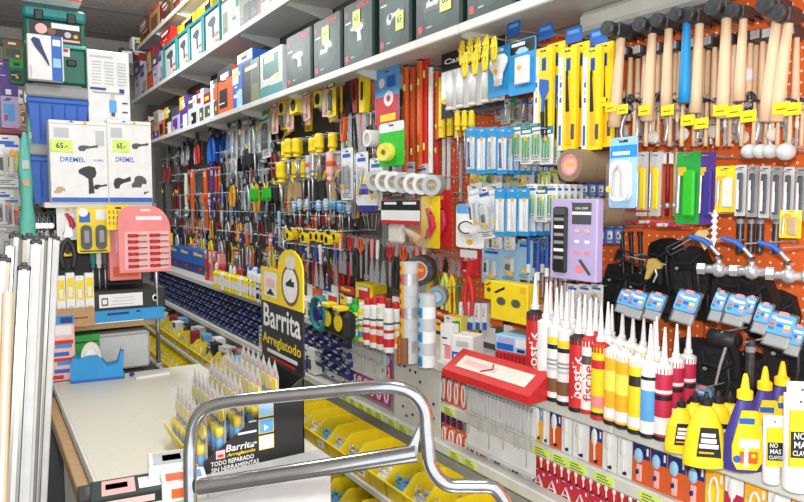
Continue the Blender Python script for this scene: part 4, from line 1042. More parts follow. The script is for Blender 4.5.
brush = _box('brush_pack', 'pack', .15, .4, .03, 'lpink', [(0, .86, 1, 1, 'cyan'), (.1, .7, .9, .84, 'white'), (.55, .88, .95, .97, 'dblue'), (.0, 0, .12, .85, 'pink'), (.35, .5, .9, .56, 'cyan'), (.3, .38, .8, .44, 'blue'), (.4, .24, .9, .3, 'cyan'), (.3, .12, .8, .18, 'blue'), (.15, .56, .95, .62, 'red'), (.2, .3, .95, .35, 'red'), (.15, .03, .6, .09, 'red')])
stand(brush, (), 61, 381, 66, CZ, 'pink and blue brush pack standing at the counter corner', rz=-5, sx=1.1)
b = B(); b.box(0, 0, .006, .16, .05, .012, 'white', .002); o = b.build('notepad', None, GP(152, 376, CZ)); o.rotation_euler.z = .1; tag(o, 'slim white pad at the far end of the counter', 'pad')
b = B(); b.box(0, 0, .008, .022, .02, .016, 'violet', .004); o = b.build('ink_stamp', None, GP(132, 376, CZ)); tag(o, 'tiny violet cap lying on the far end of the counter', 'cap')
def low_box(px, py, w, d, h, base, patches, label, rz=0, z=CZ):
    p = GP(px, py, z); r = B(); r.box(0, 0, h / 2, w, d, h, base, .003)
    for x0, y0, x1, y1, c in patches: r.add([(x0 * w, y0 * d, h + .0006), (x1 * w, y0 * d, h + .0006), (x1 * w, y1 * d, h + .0006), (x0 * w, y1 * d, h + .0006)], [(0, 1, 2, 3)], c)
    r.rect(-.3 * w, .2 * h, .35 * w, .7 * h, -d / 2 - .0006, patches[0][4] if patches else 'white'); o = r.build('goods_box', None, p); o.rotation_euler.z = math.radians(rz); tag(o, label, 'box'); return o
low_box(128, 497, .19, .13, .035, 'dgreen', [(-.35, -.4, .1, .4, 'lpink'), (.15, -.3, .45, .3, 'white'), (-.3, -.1, .0, .2, 'red')], 'dark green and pink box at the near counter edge', -8)
low_box(98, 500, .1, .1, .03, 'soft_black', [(-.3, -.3, .3, .3, 'dgrey')], 'small black box at the near left counter corner', -5)
low_box(172, 480, .13, .12, .07, 'white', [(-.4, -.4, .4, .4, 'lgrey'), (-.2, -.2, .2, .2, 'white')], 'white bubble-wrapped box beside the black display', -10)
low_box(184, 494, .12, .09, .055, 'white', [(-.4, -.3, .0, .3, 'orange'), (.1, -.3, .4, .3, 'sky'), (-.1, -.45, .2, -.3, 'amber')], 'white and orange box under the chrome handle', -10)

# ---- the black cardboard counter display
P0 = GP(204, 478, CZ); P1 = GP(305, 456, CZ); XA, XB, YD = P0.x, P1.x, (P0.y + P1.y) / 2; DW = .37
H1 = YP(305, 377, YD).z - CZ
r = root('counter_display', 'display box'); r.location = (XA, YD, CZ); Wd = XB - XA
b = B(); b.prism([(0, 0), (Wd, 0), (Wd, H1), (.0, .05)], 0, .004, 'soft_black')
k = len(b.v)
b.text('Barrita', .09, .112, .076, -.001, 'white', h=.022, shear=.2); b.text('Arreglatodo', .09, .116, .056, -.001, 'yellow', h=.014, shear=.2)
b.rect(.036, .05, .064, .076, -.001, 'lpink'); b.rect(.041, .055, .059, .063, -.0013, 'red')
b.text('TODO REPARADO', .135, .088, .036, -.001, 'white', h=.015); b.text('SIN HERRAMIENTAS', .15, .096, .017, -.001, 'white', h=.015)
b.rect(.105, .112, .165, .119, -.001, 'white'); b.rect(.14, .075, .165, .082, -.001, 'lgrey'); b.rect(.14, .145, .165, .15, -.001, 'lgrey')
for i, c in enumerate(('white', 'sky', 'lblue')): b.rect(.172, .05 + i * .052, .222, .096 + i * .052, -.0008, 'yellow'); b.rect(.174, .052 + i * .052, .22, .094 + i * .052, -.0012, c)
b.rect(.182, .056, .192, .09, -.0016, 'cream'); b.flat([(.19, .11), (.205, .12), (.19, .13)], -.0016, 'white'); b.build('side_panel', r)
b = B(); b.prism([(0, 0), (Wd, 0), (Wd, H1), (.0, .05)], DW - .004, DW, 'soft_black'); b.build('side_panel', r)
b = B(); b.box(Wd / 2, DW / 2, .004, Wd, DW, .008, 'black'); b.box(Wd - .002, DW / 2, H1 / 2, .004, DW, H1, 'soft_black'); b.build('tray', r)
b = B(); b.add([(-.003, 0, 0), (-.003, DW, 0), (-.035, DW, .075), (-.035, 0, .075), (.0, 0, 0), (.0, DW, 0), (-.031, DW, .076), (-.031, 0, .076)], [(0, 1, 2, 3), (4, 5, 6, 7), (2, 3, 7, 6), (0, 3, 7, 4), (1, 2, 6, 5)], 'yellow'); b.build('front_lip', r)
# steps that hold the packs
for i in range(5):
    b = B(); x = .03 + i * .055; b.box(x + .02, DW / 2, .008 + (.004 + i * .02) / 2, .036, DW - .02, .004 + i * .02, 'dgrey'); b.build('step', r)
# header card, facing the aisle: local frame rotated -90
hd = B(); HH = YP(283, 300, YD + .15).z
n0 = len(hd.v); Hh = .34; y0h = 0
hd.prism([(-DW / 2, 0), (DW / 2, 0), (DW / 2, Hh * .62), (-DW / 2, Hh * .62)], 0, .005, 'soft_black')
hd.prism([(-DW / 2, Hh * .62), (DW / 2, Hh * .62), (DW / 2, Hh * 1.0)] + [(DW * .22 + DW * .28 * math.cos(t), Hh * 1.0 + .07 * math.sin(t)) for t in [PI * i / 10 for i in range(1, 10)]] + [(-DW * .06, Hh * .98), (-DW / 2, Hh * .98)], 0, .005, 'yellow')
hd.text('Barrita', .33, .0, Hh * .46, -.001, 'white', h=.085); hd.text('Arreglatodo', .34, .0, Hh * .22, -.001, 'yellow', h=.05)
hd.rect(-.13, Hh * .08, .14, Hh * .12, -.001, 'white'); hd.rect(-.1, Hh * .02, .12, Hh * .05, -.001, 'red')
hd.rect(-.15, Hh * .68, -.03, Hh * .94, -.001, 'white'); hd.rect(-.13, Hh * .78, -.05, Hh * .87, -.0014, 'lpink'); hd.flat([(-.13, Hh * .7), (-.05, Hh * .7), (-.09, Hh * .77)], -.0014, 'black')
hd.flat(circle(.085, Hh * .85, .075, 20, .07), -.001, 'brown'); hd.flat(circle(.085, Hh * .85, .062, 20, .058), -.0014, 'white'); hd.flat(place_poly([(-.5, 0), (.5, 0), (.5, .6), (.2, .6), (.2, 1), (-.2, .6), (-.5, .3)], .085, Hh * .84, .07, .03), -.0018, 'soft_black'); hd.flat(circle(.09, Hh * 1.08, .045, 14, .025), -.0014, 'cream')
Rz = Matrix.Rotation(-PI / 2, 3, 'Z')
for i in range(len(hd.v)): hd.v[i] = tuple(Rz @ Vector(hd.v[i]) + Vector((Wd, DW / 2, H1)))
hd.build('header_card', r)
tag(r, 'black and yellow cardboard counter display full of repair stick packs')
@D(.05, .2)
def stick_pack(n_=0):
    r = root('repair_stick_pack', 'pack'); b = B(); b.prism([(-.024, 0), (.024, 0), (.024, .15), (0, .2), (-.024, .15)], .0, .0012, 'lgrey'); b.flat([(-.023, .148), (.023, .148), (0, .196)], -.0004, 'cream'); b.rect(-.008, .145, .01, .165, -.0007, 'pink'); b.build('backing_card', r)
    p = B(); p.cyl((0, -.011, .006), (0, -.011, .05), .012, .012, 'sky', 9); p.cyl((0, -.011, .05), (0, -.011, .08), .014, .013, 'yellow_g', 9); p.build('glue_stick', r)
    g = B(); g.prism([(-.016, .1), (.006, .096), (.02, .112), (.016, .14), (-.008, .142), (-.02, .125)], -.006, -.0006, 'yellow'); g.build('yellow_blister_print', r)
    s = B()
    for i in range(3): s.prism([(-.022 + i * .014, .082), (-.016 + i * .014, .082), (-.006 + i * .012, .1), (-.012 + i * .012, .1)], -.002, -.0008, 'black')
    s.build('stripes', r)
    c = B(); c.prism([(-.022, .002), (.022, .002), (.022, .155), (0, .185), (-.022, .155)], -.026, -.001, 'clear'); c.build('clear_bubble', r); return r
for i in range(5):
    for j in range(7):
        put(stick_pack, (0,), (XA + .012 + i * .058, YD + .04 + j * .0495, CZ + .012 + i * .022 + (.02 if i else 0)), -84, (1, 1, (1.0, 1.02, 1.03, 1.04, 1.0)[i]), f'yellow-capped stick pack, {nth(j)} from the near end of {nth(i)} tier of the display', 'yellow-capped stick packs in the black display')
b = B(); b.box(0, 0, .012, .4, .12, .024, 'lgrey', .003); o = b.build('paper_tray', None, (GP(255, 474, CZ).x + .03, YD - .09, CZ)); tag(o, 'pale grey flat tray under the black display', 'tray')
b = B(); b.box(0, 0, .06, .4, .16, .12, 'white', .003); 

# ---- chrome rail of the hand cart in front
def smooth(pts, n=6):
    out = []; P = [pts[0]] + pts + [pts[-1]]
    for i in range(1, len(P) - 2):
        a, b_, c, d = [Vector(p) for p in P[i - 1:i + 3]]
        for k in range(n):
            t = k / n; out.append(.5 * ((2 * b_) + (c - a) * t + (2 * a - 5 * b_ + 4 * c - d) * t * t + (3 * b_ - a - 3 * c + d) * t ** 3))
    out.append(Vector(pts[-1])); return out
d0, d1 = 1.42, 1.30
def cp(px, py, t): return DP(px, py, d0 + (d1 - d0) * t)
pts = [cp(191, 520, 0), cp(190, 470, 0), cp(191, 440, 0), cp(198, 416, .03), cp(218, 404, .08), cp(260, 398, .22), cp(320, 392, .45), cp(378, 387, .7), cp(408, 391, .8), cp(424, 408, .85), cp(427, 435, .87), cp(431, 466, .88), cp(446, 484, .92), cp(472, 486, .96), cp(494, 488, 1), cp(508, 508, 1)]
for p in (pts[0],): foot0 = Vector((p.x, p.y, .02))
foot1 = Vector((pts[-1].x + .02, pts[-1].y, .02))
r = root('hand_cart', 'cart'); b = B(); b.tube([foot0] + smooth(pts) + [foot1], .0143, 'chrome', 14); b.build('tube_frame', r)
b = B(); a, c = cp(200, 487, .03), cp(417, 453, .8); b.tube([a, c], .018, 'chrome', 10); b.build('cross_bar', r)
b = B(); e = cp(421, 420, .84); f_ = cp(405, 455, .78); g_ = cp(416, 455, .82); th = Vector((0, -.003, 0)); b.add([e + th, f_ + th, g_ + th, e - th, f_ - th, g_ - th], [(0, 1, 2), (3, 4, 5), (0, 1, 4, 3), (1, 2, 5, 4), (0, 2, 5, 3)], 'chrome'); b.build('gusset', r)
b = B(); mid = (foot0 + foot1) / 2; b.box(mid.x, mid.y - .3, .14, (foot1 - foot0).length * .95, .5, .03, 'steel', .005); b.build('platform', r)
for dx in (-.2, .2): b = B(); b.cyl((mid.x + dx - .015, mid.y - .5, .05), (mid.x + dx + .015, mid.y - .5, .05), .05, .05, 'soft_black', 16); b.build('wheel', r)
tag(r, 'chrome tube handle of a hand cart in front of the display')

# ---- aluminium profiles leaning at the left
prof = [  # px top, py top, px low, py low, depth, width, colour, cap
 (3, 262, -10, 502, 1.72, .036, 'bar_cream', True), (10, 246, -4, 502, 1.8, .026, 'profile_metal', False), (16, 238, 3, 502, 1.86, .034, 'bar_grey', True), (24, 270, 12, 502, 1.7, .03, 'profile_metal', True),
 (29, 240, 18, 502, 1.86, .034, 'bar_cream', True), (36, 244, 24, 502, 1.82, .028, 'lgrey', True), (42, 240, 30, 502, 1.9, .03, 'bar_grey', True), (48, 238, 35, 502, 1.95, .026, 'profile_metal', False), (54, 240, 41, 502, 2.0, .03, 'lgrey', True),
 (8, 292, 1, 502, 1.62, .024, 'tan', False), (-3, 240, -18, 502, 1.84, .04, 'bar_grey', False)]
wd_ = {'bar_cream': 'cream square', 'bar_grey': 'dull grey', 'profile_metal': 'pale aluminium', 'steel': 'grey steel', 'white': 'white plastic', 'lgrey': 'light grey', 'tan': 'beige wooden'}
for i, (xa, ya, xb, yb_, d, w, c, cap) in enumerate(sorted(prof)):
    top = DP(xa, ya, d); low = DP(xb, yb_, d - .08); t = top.z / (top.z - low.z); low = top + (low - top) * t
    b = B(); ax = (low - top).normalized(); L = (low - top).length; b.box(0, 0, -L / 2, w, w * .8, L, c, .003)
    b.box(0, -w * .42, -L / 2, w * .35, .004, L, 'lgrey' if c != 'steel' else 'grey')
    r = root('metal_profile', 'profile'); b.build('bar', r)
    if cap: k = B(); k.box(0, 0, .004, w * 1.05, w * .85, .014, 'black', .003); k.cyl((0, 0, .008), (0, 0, .02), w * .3, w * .25, 'dgrey', 8); k.build('end_cap', r)
    r.location = top; r.rotation_mode = 'QUATERNION'; r.rotation_quaternion = Vector((0, 0, -1)).rotation_difference(ax)
    tag(r, f'{wd_[c]} profile bar leaning, {nth(i)} from the left' + (', black end cap' if cap else ''))
# ================================================================ goods on the upper shelves
LIPX = XS + .05
# dark green power tool cases
cases = [(262, 'a'), (286, 0), (315, 1), (345, 0), (378, 1), (415, 2), (466, 1), (524, 2), (600, 0)]
for i, (a, b_, kind, tg) in enumerate([(286, 312, 0, 0), (313, 342, 2, 1), (343, 374, 0, 1), (378, 411, 1, 2), (414, 462, 2, 2), (465, 515, 0, 1), (519, 585, 1, 0)]):
    p0 = pxz(a, LIPX, ZC); p1 = pxz(b_, LIPX, ZC); w = p0.y - p1.y
    put(tool_case, (kind, tg), (LIPX, (p0.y + p1.y) / 2, ZC), -90, (w / .375, .9, .41 / .42), f'dark green power tool case, {nth(i)} from the left on the shelf above the tools', 'dark green power tool cases')
def shelf_line(px_list, X, z, hs, items, where, group, dep=1.0):
    """fill a shelf between picture columns; items[i] = (fn, args, words)"""
    for i in range(len(px_list) - 1):
        p0 = pxz(px_list[i], X, z); p1 = pxz(px_list[i + 1], X, z); w = (p0.y - p1.y) * .96; fn, args, words = items[i % len(items)]; W, H = dims(fn, args); h = hs[i % len(hs)]
        put(fn, args, (X, (p0.y + p1.y) / 2, z), -90, (w / W, dep, h / H), f'{words}, {nth(i)} from the left {where}', group)
gb = goods_box
shelf_line([144, 149, 154, 159, 165, 172, 180, 188, 197, 204, 211, 218], LIPX, ZC, [.34, .27, .36, .3, .33, .28, .36, .31], [
 (gb, ('lgrey', 'dred', 'dgrey', 0), 'small grey and dark red box'), (gb, ('dgrey', 'white', 'orange', 2), 'small dark grey box'), (gb, ('tan', 'purple', 'grey', 1), 'small tan and purple box'), (gb, ('orange', 'white', 'black', 0), 'small orange box'),
 (gb, ('soft_black', 'yellow', 'white', 3), 'small black and yellow box'), (gb, ('lilac', 'dgrey', 'purple', 0), 'small lilac box'), (gb, ('purple', 'amber', 'white', 3), 'purple box with amber print'), (gb, ('lgrey', 'dgrey', 'black', 3), 'pale grey box with dark squares'), (gb, ('lgrey', 'dred', 'dgrey', 3), 'pale grey box with dark print')],
 'on the lowest shelf', 'small boxes on the far lowest shelf')
shelf_line([218, 233, 243, 260, 283], LIPX, ZC, [.42, .36, .36, .36], [(gb, ('orange', 'black', 'black', 0), 'orange box with a black picture'), (gb, ('blue', 'white', 'lblue', 3), 'blue and white box'), (gb, ('camo', 'soft_black', 'dgrey', 2), 'mottled green and black box'), (gb, ('lgrey', 'teal', 'mgreen', 1), 'teal and grey power tool box')],
 'before the dark green cases', 'boxes left of the dark green cases')
hung(gb, ('blue', 'white', 'black', 0), (237, 52, 252, 84), LIPX + .04, 'bright blue box standing proud above its neighbours on the shelf', base=True)
# shelf B: teal window cases, then pale packs
shelf_line([164, 178, 190, 204, 222], LIPX, ZB, [.40], [(window_case, (0,), 'teal framed drill case with a printed window')], 'on the second shelf', 'teal framed drill cases')
for i, (a, b_) in enumerate([(168, 183), (184, 198), (199, 215)]):
    p0 = pxz(a, LIPX + .1, ZB); p1 = pxz(b_, LIPX + .1, ZB); W, H = gb.dims
    put(gb, ('yellow', 'amber', 'black', i), (LIPX + .08, (p0.y + p1.y) / 2, ZB + .41), -90, ((p0.y - p1.y) / W * .95, 1.2, .17 / H), f'yellow box lying on the teal cases, {nth(i)} from the left', 'yellow boxes on the teal cases')
hung(gb, ('red', 'dred', 'red', 0), (160, 30, 170, 48), LIPX - .0, 'bright red box left of the yellow boxes, high on the second shelf', base=True)
shelf_line([222, 231, 240, 250, 258, 268, 282, 300, 322, 346, 372, 402, 440], LIPX, ZB, [.46, .5, .44, .5, .42, .5], [(gb, ('lgrey', 'pgreen', 'camo', 0), 'pale grey box with green print'), (gb, ('lgrey', 'white', 'mgreen', 2), 'pale grey and green pack'), (gb, ('camo', 'dgrey', 'soft_black', 3), 'sage pack with dark pictures'), (gb, ('lgrey', 'dgreen', 'dgrey', 1), 'grey pack with a dark green base'), (gb, ('lgrey', 'dred', 'dgrey', 2), 'grey pack with red and dark print')],
 'right of the teal cases', 'pale packs on the second shelf')
shelf_line([135, 141, 147, 153, 159, 164], LIPX, ZB, [.5, .42, .55, .4, .45], [(gb, ('lilac', 'dgrey', 'lgrey', 0), 'lilac and grey pack'), (gb, ('lgrey', 'purple', 'grey', 3), 'grey pack with purple print'), (gb, ('dred', 'dorange', 'tan', 1), 'dark red and orange pack')], 'at the second shelf end', 'packs at the far end of the second shelf')
shelf_line([140, 150, 160, 170, 180, 192, 206, 222, 240, 262], LIPX, ZA, [.3, .4, .26], [(gb, ('brown', 'tan', 'dbrown', 3), 'brown carton'), (gb, ('card', 'orange', 'brown', 0), 'tan carton with orange print'), (gb, ('dbrown', 'dred', 'brown', 2), 'dark brown carton')], 'on the topmost shelf', 'brown cartons on the topmost shelf')
# far end: odd dark things
for i, (x0, y0, x1, y1, c) in enumerate([(132, 38, 152, 62, ('white', 'dred', 'dgrey', 1)), (120, 48, 133, 75, ('dgrey', 'black', 'grey', 2)), (150, 60, 160, 95, ('lgrey', 'dgrey', 'white', 3))]):
    facing(gb, c, (x0, y0, x1, y1), 9.7 - i * .3, f'far carton {("white and dark red, right of the tall white carton", "dark grey, behind the tall white carton", "grey, at the far end of the shelves")[i]}')
# ---- hooks with blue tags and things under the first shelf
for i, (x, yy) in enumerate(((514, 29), (546, 32), (574, 35), (599, 37))):
    p = WP(x, yy, 1.98); put(blue_tag_hook, (0,), (2.1, p.y, p.z), -90, 1, f'peg hook with a blue price tag, {nth(i)} from the left under the shelf', 'hooks with blue price tags')

# ================================================================ the near orange section: hammers
def at(fn, args, px, py, X, hpx, label, group=None, rz=-90, sw=1.0, ry=0, rx=0):
    p = WP(px, py, X); W, H = dims(fn, args); s = hpx * depth(p) / F / H
    wire(X, p.y, p.z - .01)
    return put(fn, args, p, rz, (s * sw, s * sw, s), label, group, rx=rx, ry=ry)
front = [(622, 26, 100, 'handle_wood', 4), (653, 22, 98, 'handle_wood', 2), (669, 18, 92, 'handle_wood', 0), (700, 12, 100, 'handle_wood', 1), (727, 5, 112, 'handle_wood', 0), (744, 8, 92, 'handle_wood', 1), (779, 2, 118, 'handle_wood', 4), (790, 10, 110, 'handle_wood', 5)]
for i, (x, y_, h, m, t) in enumerate(front):
    at(claw_hammer, (m, None, 1.55), x, y_, 1.98, h, f'wooden handled hammer, {nth(i)} from the left among the front hammers', 'front row of wooden handled hammers', ry=t)
at(claw_hammer, ('cyan_blue', 'dgrey', 1.55), 687, 12, 1.95, 90, 'hammer with a bright blue handle and dark grip')
back = [610, 617, 631, 638, 645, 659, 664, 676, 681, 694, 703, 709, 715, 721, 735, 740, 751, 757, 763, 769, 775, 797]
for i, x in enumerate(back):
    yy = 48 - (x - 630) * .13
    at(club_hammer, ('handle_wood', 1 if x in (751,) else 0), x, yy, 2.08 + (i % 2) * .04, 72 + (x - 630) * .08, f'small hammer with a pale wooden handle, {nth(i)} from the left in the second row', 'second row of small hammers', sw=1.0, ry=(i % 3) - 1)
# second hook row: small tools with yellow tags
for i in range(33):
    x = 606 + i * 6.0; yy = 91 + (i % 3) * 3
    fn, a, wds = [(long_card_tool, ('handle_wood', 'cream'), 'wood-handled file'), (spanner, ('steel', 0), 'steel spanner'), (long_card_tool, ('handle_wood', 'cream'), 'wood-handled file'), (wooden_ladle_tool, ('handle_wood', 0), 'small wooden-handled trowel'), (pliers, ('steel', True), 'plain steel pliers')][i % 5]
    at(fn, a, x, yy, 2.05 + (i % 4) * .035, 50, f'{wds}, {nth(i)} from the left in the tag row under the hammers', 'small tools under the hammers', sw=1.25)
    if i % 2 == 0: at(claw_hammer, ('handle_wood', None, .9), x + 5, 98, 2.0 + (i % 3) * .04, 48, f'short wooden hammer, {nth(i // 2)} from the left among the small tools', 'short hammers among the small tools', sw=1.2)
for i, (x, yy) in enumerate([(604, 103), (614, 108), (626, 110), (648, 111), (671, 111), (691, 121), (705, 124), (724, 111), (738, 112), (752, 117), (785, 109), (796, 110)]):
    p = WP(x, yy, 1.97); put(peg_hook, (0,), (2.09, p.y, p.z + .01), -90, 1.15, f'peg hook with a yellow price tag, {nth(i)} from the left under the hammers', 'hooks with yellow price tags')
# third row
for i in range(2):
    at(frame_card, ('lgrey', 'yellow', 0), 643 + i * 13, 152, 2.04, 64, f'{("left", "right")[i]} of two grey cards with a yellow product, right of the pale blue pack', sw=.55)
for i in range(6):
    at(thin_rod, (('brown', 'pink', 'dred', 'tan', 'brown', 'crimson')[i],), 655 + i * 7, 150, 2.08, 66, f'long {("brown", "pink", "dark red", "tan", "umber", "crimson")[i]} rod tool hanging right of the pale blue pack', 'long rods in the third row', sw=1.3)
hung(frame_card, ('green', 'bgreen', 0), (677, 152, 701, 224), 2.03, 'green card with a long tool, left of the purple card')
hung(frame_card, ('purple', 'violet', 0), (700, 152, 716, 224), 2.03, 'purple card with a long tool in the third row')
hung(frame_card, ('yellow', 'cream', 0), (716, 166, 737, 212), 1.98, 'yellow framed card beside the striped cutters')
for i in range(6):
    hung(cutter, ('grey' if i % 2 else 'lgrey',), (736 + i * 12, 165 + i * .5, 747 + i * 12, 216 + i), 1.96, f'snap-off cutter on a slim card, {nth(i)} from the left in the cutter row', 'row of snap-off cutters')
hung(frame_card, ('yellow', 'tan', 0), (780, 210, 802, 238), 1.95, 'yellow framed card hanging under the cutters')
for i, x in enumerate((753, 764, 774)): at(globe_lamp, ('lgrey',), x, 144, 1.93, 15, f'clear round bulb, {nth(i)} of the three above the cutters', 'bulbs above the cutters')
at(globe_lamp, ('lgrey',), 790, 143, 1.9, 18, 'larger clear round bulb at the right edge above the cutters')
for i in range(4): at(grey_tube, ('dark_steel',), (741, 752, 761, 777)[i], 212, 2.14, 42, f'dark ribbed tube, {nth(i)} from the left hanging above the ball valves', 'dark ribbed tubes', sw=.95)
at(spiral_anchor, (0,), 715, 210, 1.95, 36, 'white spiral anchor hanging by the ball valves')
for i, (x, yy) in enumerate(((719, 238), (752, 240), (789, 244))):
    at(ball_valve, (0,), x, yy, 1.98, 46, f'steel ball valve with a blue lever, {nth(i)} of the three', 'ball valves with blue levers', rz=-70, rx=10)
# black pouches and caulking guns
pp = [(625, 262, 50), (645, 270, 46), (668, 238, 56), (690, 246, 56), (712, 262, 60), (735, 268, 56), (757, 276, 56), (780, 290, 60), (612, 300, 55), (640, 320, 40), (700, 338, 60), (722, 345, 62), (748, 350, 56), (776, 355, 60), (795, 330, 66), (672, 275, 46)]
for i, (x, yy, h) in enumerate(sorted(pp)):
    at(tool_pouch, (0,), x, yy, 2.12 + (i % 3) * .03, h, f'black nylon tool pouch, {nth(i)} from the left on the orange pegboard', 'black nylon tool pouches', ry=(i * 37 % 20) - 10, rz=-90 + (i * 53 % 30) - 15, sw=1.15)
at(caulk_gun, ('brass',), 640, 252, 2.05, 34, 'black skeleton gun with a brass-coloured grip, left of the pouches', rz=-80, ry=12)
at(caulk_gun, ('brass',), 683, 236, 2.02, 30, 'black skeleton gun with a brass grip pointing up, above the pouches', rz=-60, ry=-30)
for i, x in enumerate((622, 631, 640)):
    b = B(); b.tube([(0, 0, 0), (.006, 0, -.08), (.012, 0, -.16)], .008, 'black', 7); b.cyl((0, 0, .002), (0, 0, -.01), .011, .011, 'soft_black', 8); o = b.build('strap'); o.location = WP(x, 232, 2.1); o.rotation_euler.z = -PI / 2; tag(o, f'black strap end hanging on the orange board, {nth(i)} of three', 'strap')
at(black_roller, (0,), 727, 328, 1.98, 62, 'black spray gun with a thin chrome lance behind the glue bottles')
at(grey_tube, ('dark_steel',), 751, 338, 1.96, 50, 'dark handle with a red end hanging above the purple bottles')
gl = [(630, 290, 20, 26), (641, 291, 27, 30), (660, 293, 19, 30), (692, 291, 30, 36), (724, 291, 13, 34), (742, 295, 22, 34), (754, 296, 10, 30), (768, 303, 15, 34), (786, 313, 28, 38), (801, 325, 14, 34)]
for i, (x, yy, w, h) in enumerate(gl):
    p = WP(x, yy, 1.9); sc = .88 * h * depth(p) / F / .18; pw = w * depth(p) / F / .1
    put(glove_card, (0,), p, -90, (min(pw * 1.05, sc * 1.5), sc, sc * 1.1), f'pack with sky blue printed header, {nth(i)} from the left below the valves', 'tilted packs with sky blue headers', rx=-22, ry=6)
at(glove_card, (0,), 704, 385, 1.98, 30, 'blue headed pack low behind the yellow glue bottles', sw=1.3)
# ================================================================ middle hanging section
hung(tube_pack, (0,), (440, 45, 503, 114), 2.0, 'wide card with black header and bright white light tubes')
for i, (x, yy) in enumerate([(463, 40), (471, 37), (479, 36), (487, 34), (495, 36), (466, 52), (476, 50), (486, 46)]): at(cord_hank, ('yellow',), x, yy, 1.95 - .01 * i, 26, f'hank of yellow cord, {nth(i)} of those before the white light tubes', 'yellow cord hanks')
hung(bulb_card, (0,), (488, 46, 514, 96), 1.97, 'blue card with a white light bulb')
hung(bulb_card, (1,), (509, 39, 536, 94), 1.94, 'blue and black card with a white box-shaped lamp')
for i in range(6):
    x = 545 + i * 12.2; hung(saw_pack, (0 if i in (1, 0) else 1,), (x - 9, 48 - (i % 2) * 5, x + 9, 150 - (i % 2) * 3), 1.95 + (i % 2) * .03, f'long yellow boxed saw, {nth(i)} from the left in the saw row', 'yellow boxed saws')
# flat bars and levels
bars = [(406, 66, 108, 'orange'), (413, 66, 106, 'dorange'), (420, 60, 110, 'orange'), (426, 50, 120, 'red'), (431, 66, 108, 'white'), (437, 70, 70, 'orange'), (442, 76, 62, 'yellow'), (450, 78, 58, 'yellow'), (458, 82, 56, 'yellow'), (466, 86, 50, 'yellow')]
for i, (x, yy, h, c) in enumerate(bars):
    at(spirit_level, (c, 0), x, yy, 2.06 + (i % 2) * .02, h, f'{dict(orange="orange", dorange="dark orange", red="red", white="white", yellow="yellow")[c]} long flat bar, {nth(i)} from the left in the upper bar row', 'long flat bars, upper row', sw=1.25 if c == 'yellow' else .62 if c != 'white' else .5)
bars = [(437, 132, 92, 'red'), (444, 136, 64, 'lgrey'), (449, 132, 74, 'lgrey'), (455, 140, 52, 'red'), (461, 142, 60, 'grey'), (467, 150, 34, 'orange'), (430, 140, 60, 'dred')]
for i, (x, yy, h, c) in enumerate(sorted(bars)):
    at(spirit_level, (c, 0), x, yy, 2.1, h, f'{dict(red="red", lgrey="pale grey", grey="grey", orange="orange", dred="dark red")[c]} flat bar, {nth(i)} from the left in the lower bar row', 'long flat bars, lower row', sw=.62)
for i, x in enumerate((458, 465, 472)): at(screwdriver, ('yellow', None, True), x, 110, 2.0, 48, f'yellow flat packet, {nth(i)} of three beside the blue framed packs' if 0 else f'yellow screwdriver, {nth(i)} of three left of the blue framed packs', 'yellow screwdrivers by the bars', sw=1.3)
# blue framed strips, green-white packs: stacks along hooks
for i in range(4):
    o = at(strip_card, ('cyan', 'tool', ('navy', 'white', 'grey')[i % 3]), 471 + i * 10.5, 127 + (i % 2), 1.9, 46, f'white pack with blue frame, {nth(i)} from the left in the blue framed row', 'blue framed packs'); behind(o, 8, .036, f'blue framed pack on the {nth(i)} hook', 'blue framed packs behind the front ones')
for i in range(5):
    o = at(blister_card, ('white', 'teal', 'bit', 'green', 1), 507 + i * 10, 126 - (i % 2) * 3, 1.94, 38, f'white pack with green sticks, {nth(i)} from the left under the saws', 'green and white packs, upper row', sw=.95); behind(o, 6, .04, f'green and white pack on the {nth(i)} hook', 'green and white packs behind')
for k in range(10):
    b = B(); b.tube([(0, 0, 0), (0, -.2, -.008)], .0038, 'cyan' if k % 3 == 2 else 'white', 6); b.box(0, -.205, -.01, .03, .004, .02, ('white', 'lblue', 'mgreen')[k % 3], .001); o = b.build('stacked_stick'); p = WP(520 + k * 4.2, 160 + (k % 4) * 5, 2.2); o.location = p; o.rotation_euler.z = -PI / 2; tag(o, f'slim white rod sticking out of the board, {nth(k)} of those left of the brown tape', 'rod', 'slim rods left of the brown tape')
for k in range(4):
    p = WP(592, 150, 1.98); put(tape_roll, ('tape_brown', 'tape_brown' if k else 'pink', 'lpink' if k == 0 else None), (1.9 + k * .088, p.y + .0, p.z), -90, (1.75, 1.7, 1.75), f'wide brown parcel tape roll, {nth(k)} from the front on its long hook', 'brown parcel tape rolls, upper hook')
for k in range(2):
    p = WP(612, 198, 1.98); put(tape_roll, ('tape_brown', 'tape_brown', None), (1.94 + k * .088, p.y, p.z), -90, (1.5, 1.7, 1.5), f'brown parcel tape roll on the lower hook, {nth(k)} from the front', 'brown parcel tape rolls, lower hook')
hung(shaver_blister, (0,), (610, 137, 638, 208), 1.88, 'pale blue blister pack with a white oval product')
for i in range(3):
    o = at(blister_card, ('white', None if i % 2 else 'lgrey', ('two', 'lump', 'screws')[i % 3], 'lgrey', 2), 474 + i * 10, 184 + (i % 2) * 3, 1.92, 52, f'white pack with grey fittings, {nth(i)} from the left in the fitting row', 'white fitting packs', sw=.85, ry=-8); behind(o, 5, .045, f'white fitting pack on the {nth(i)} hook', 'white fitting packs behind')
for i in range(3):
    o = at(strip_card, ('cyan', 'tool', 'white'), 500 + i * 12, 188, 1.9, 48, f'white pack with a blue edge, {nth(i)} of three under the blue framed row', 'white packs with blue edges'); behind(o, 6, .042, f'blue edged pack on the {nth(i)} hook', 'white packs with blue edges behind')
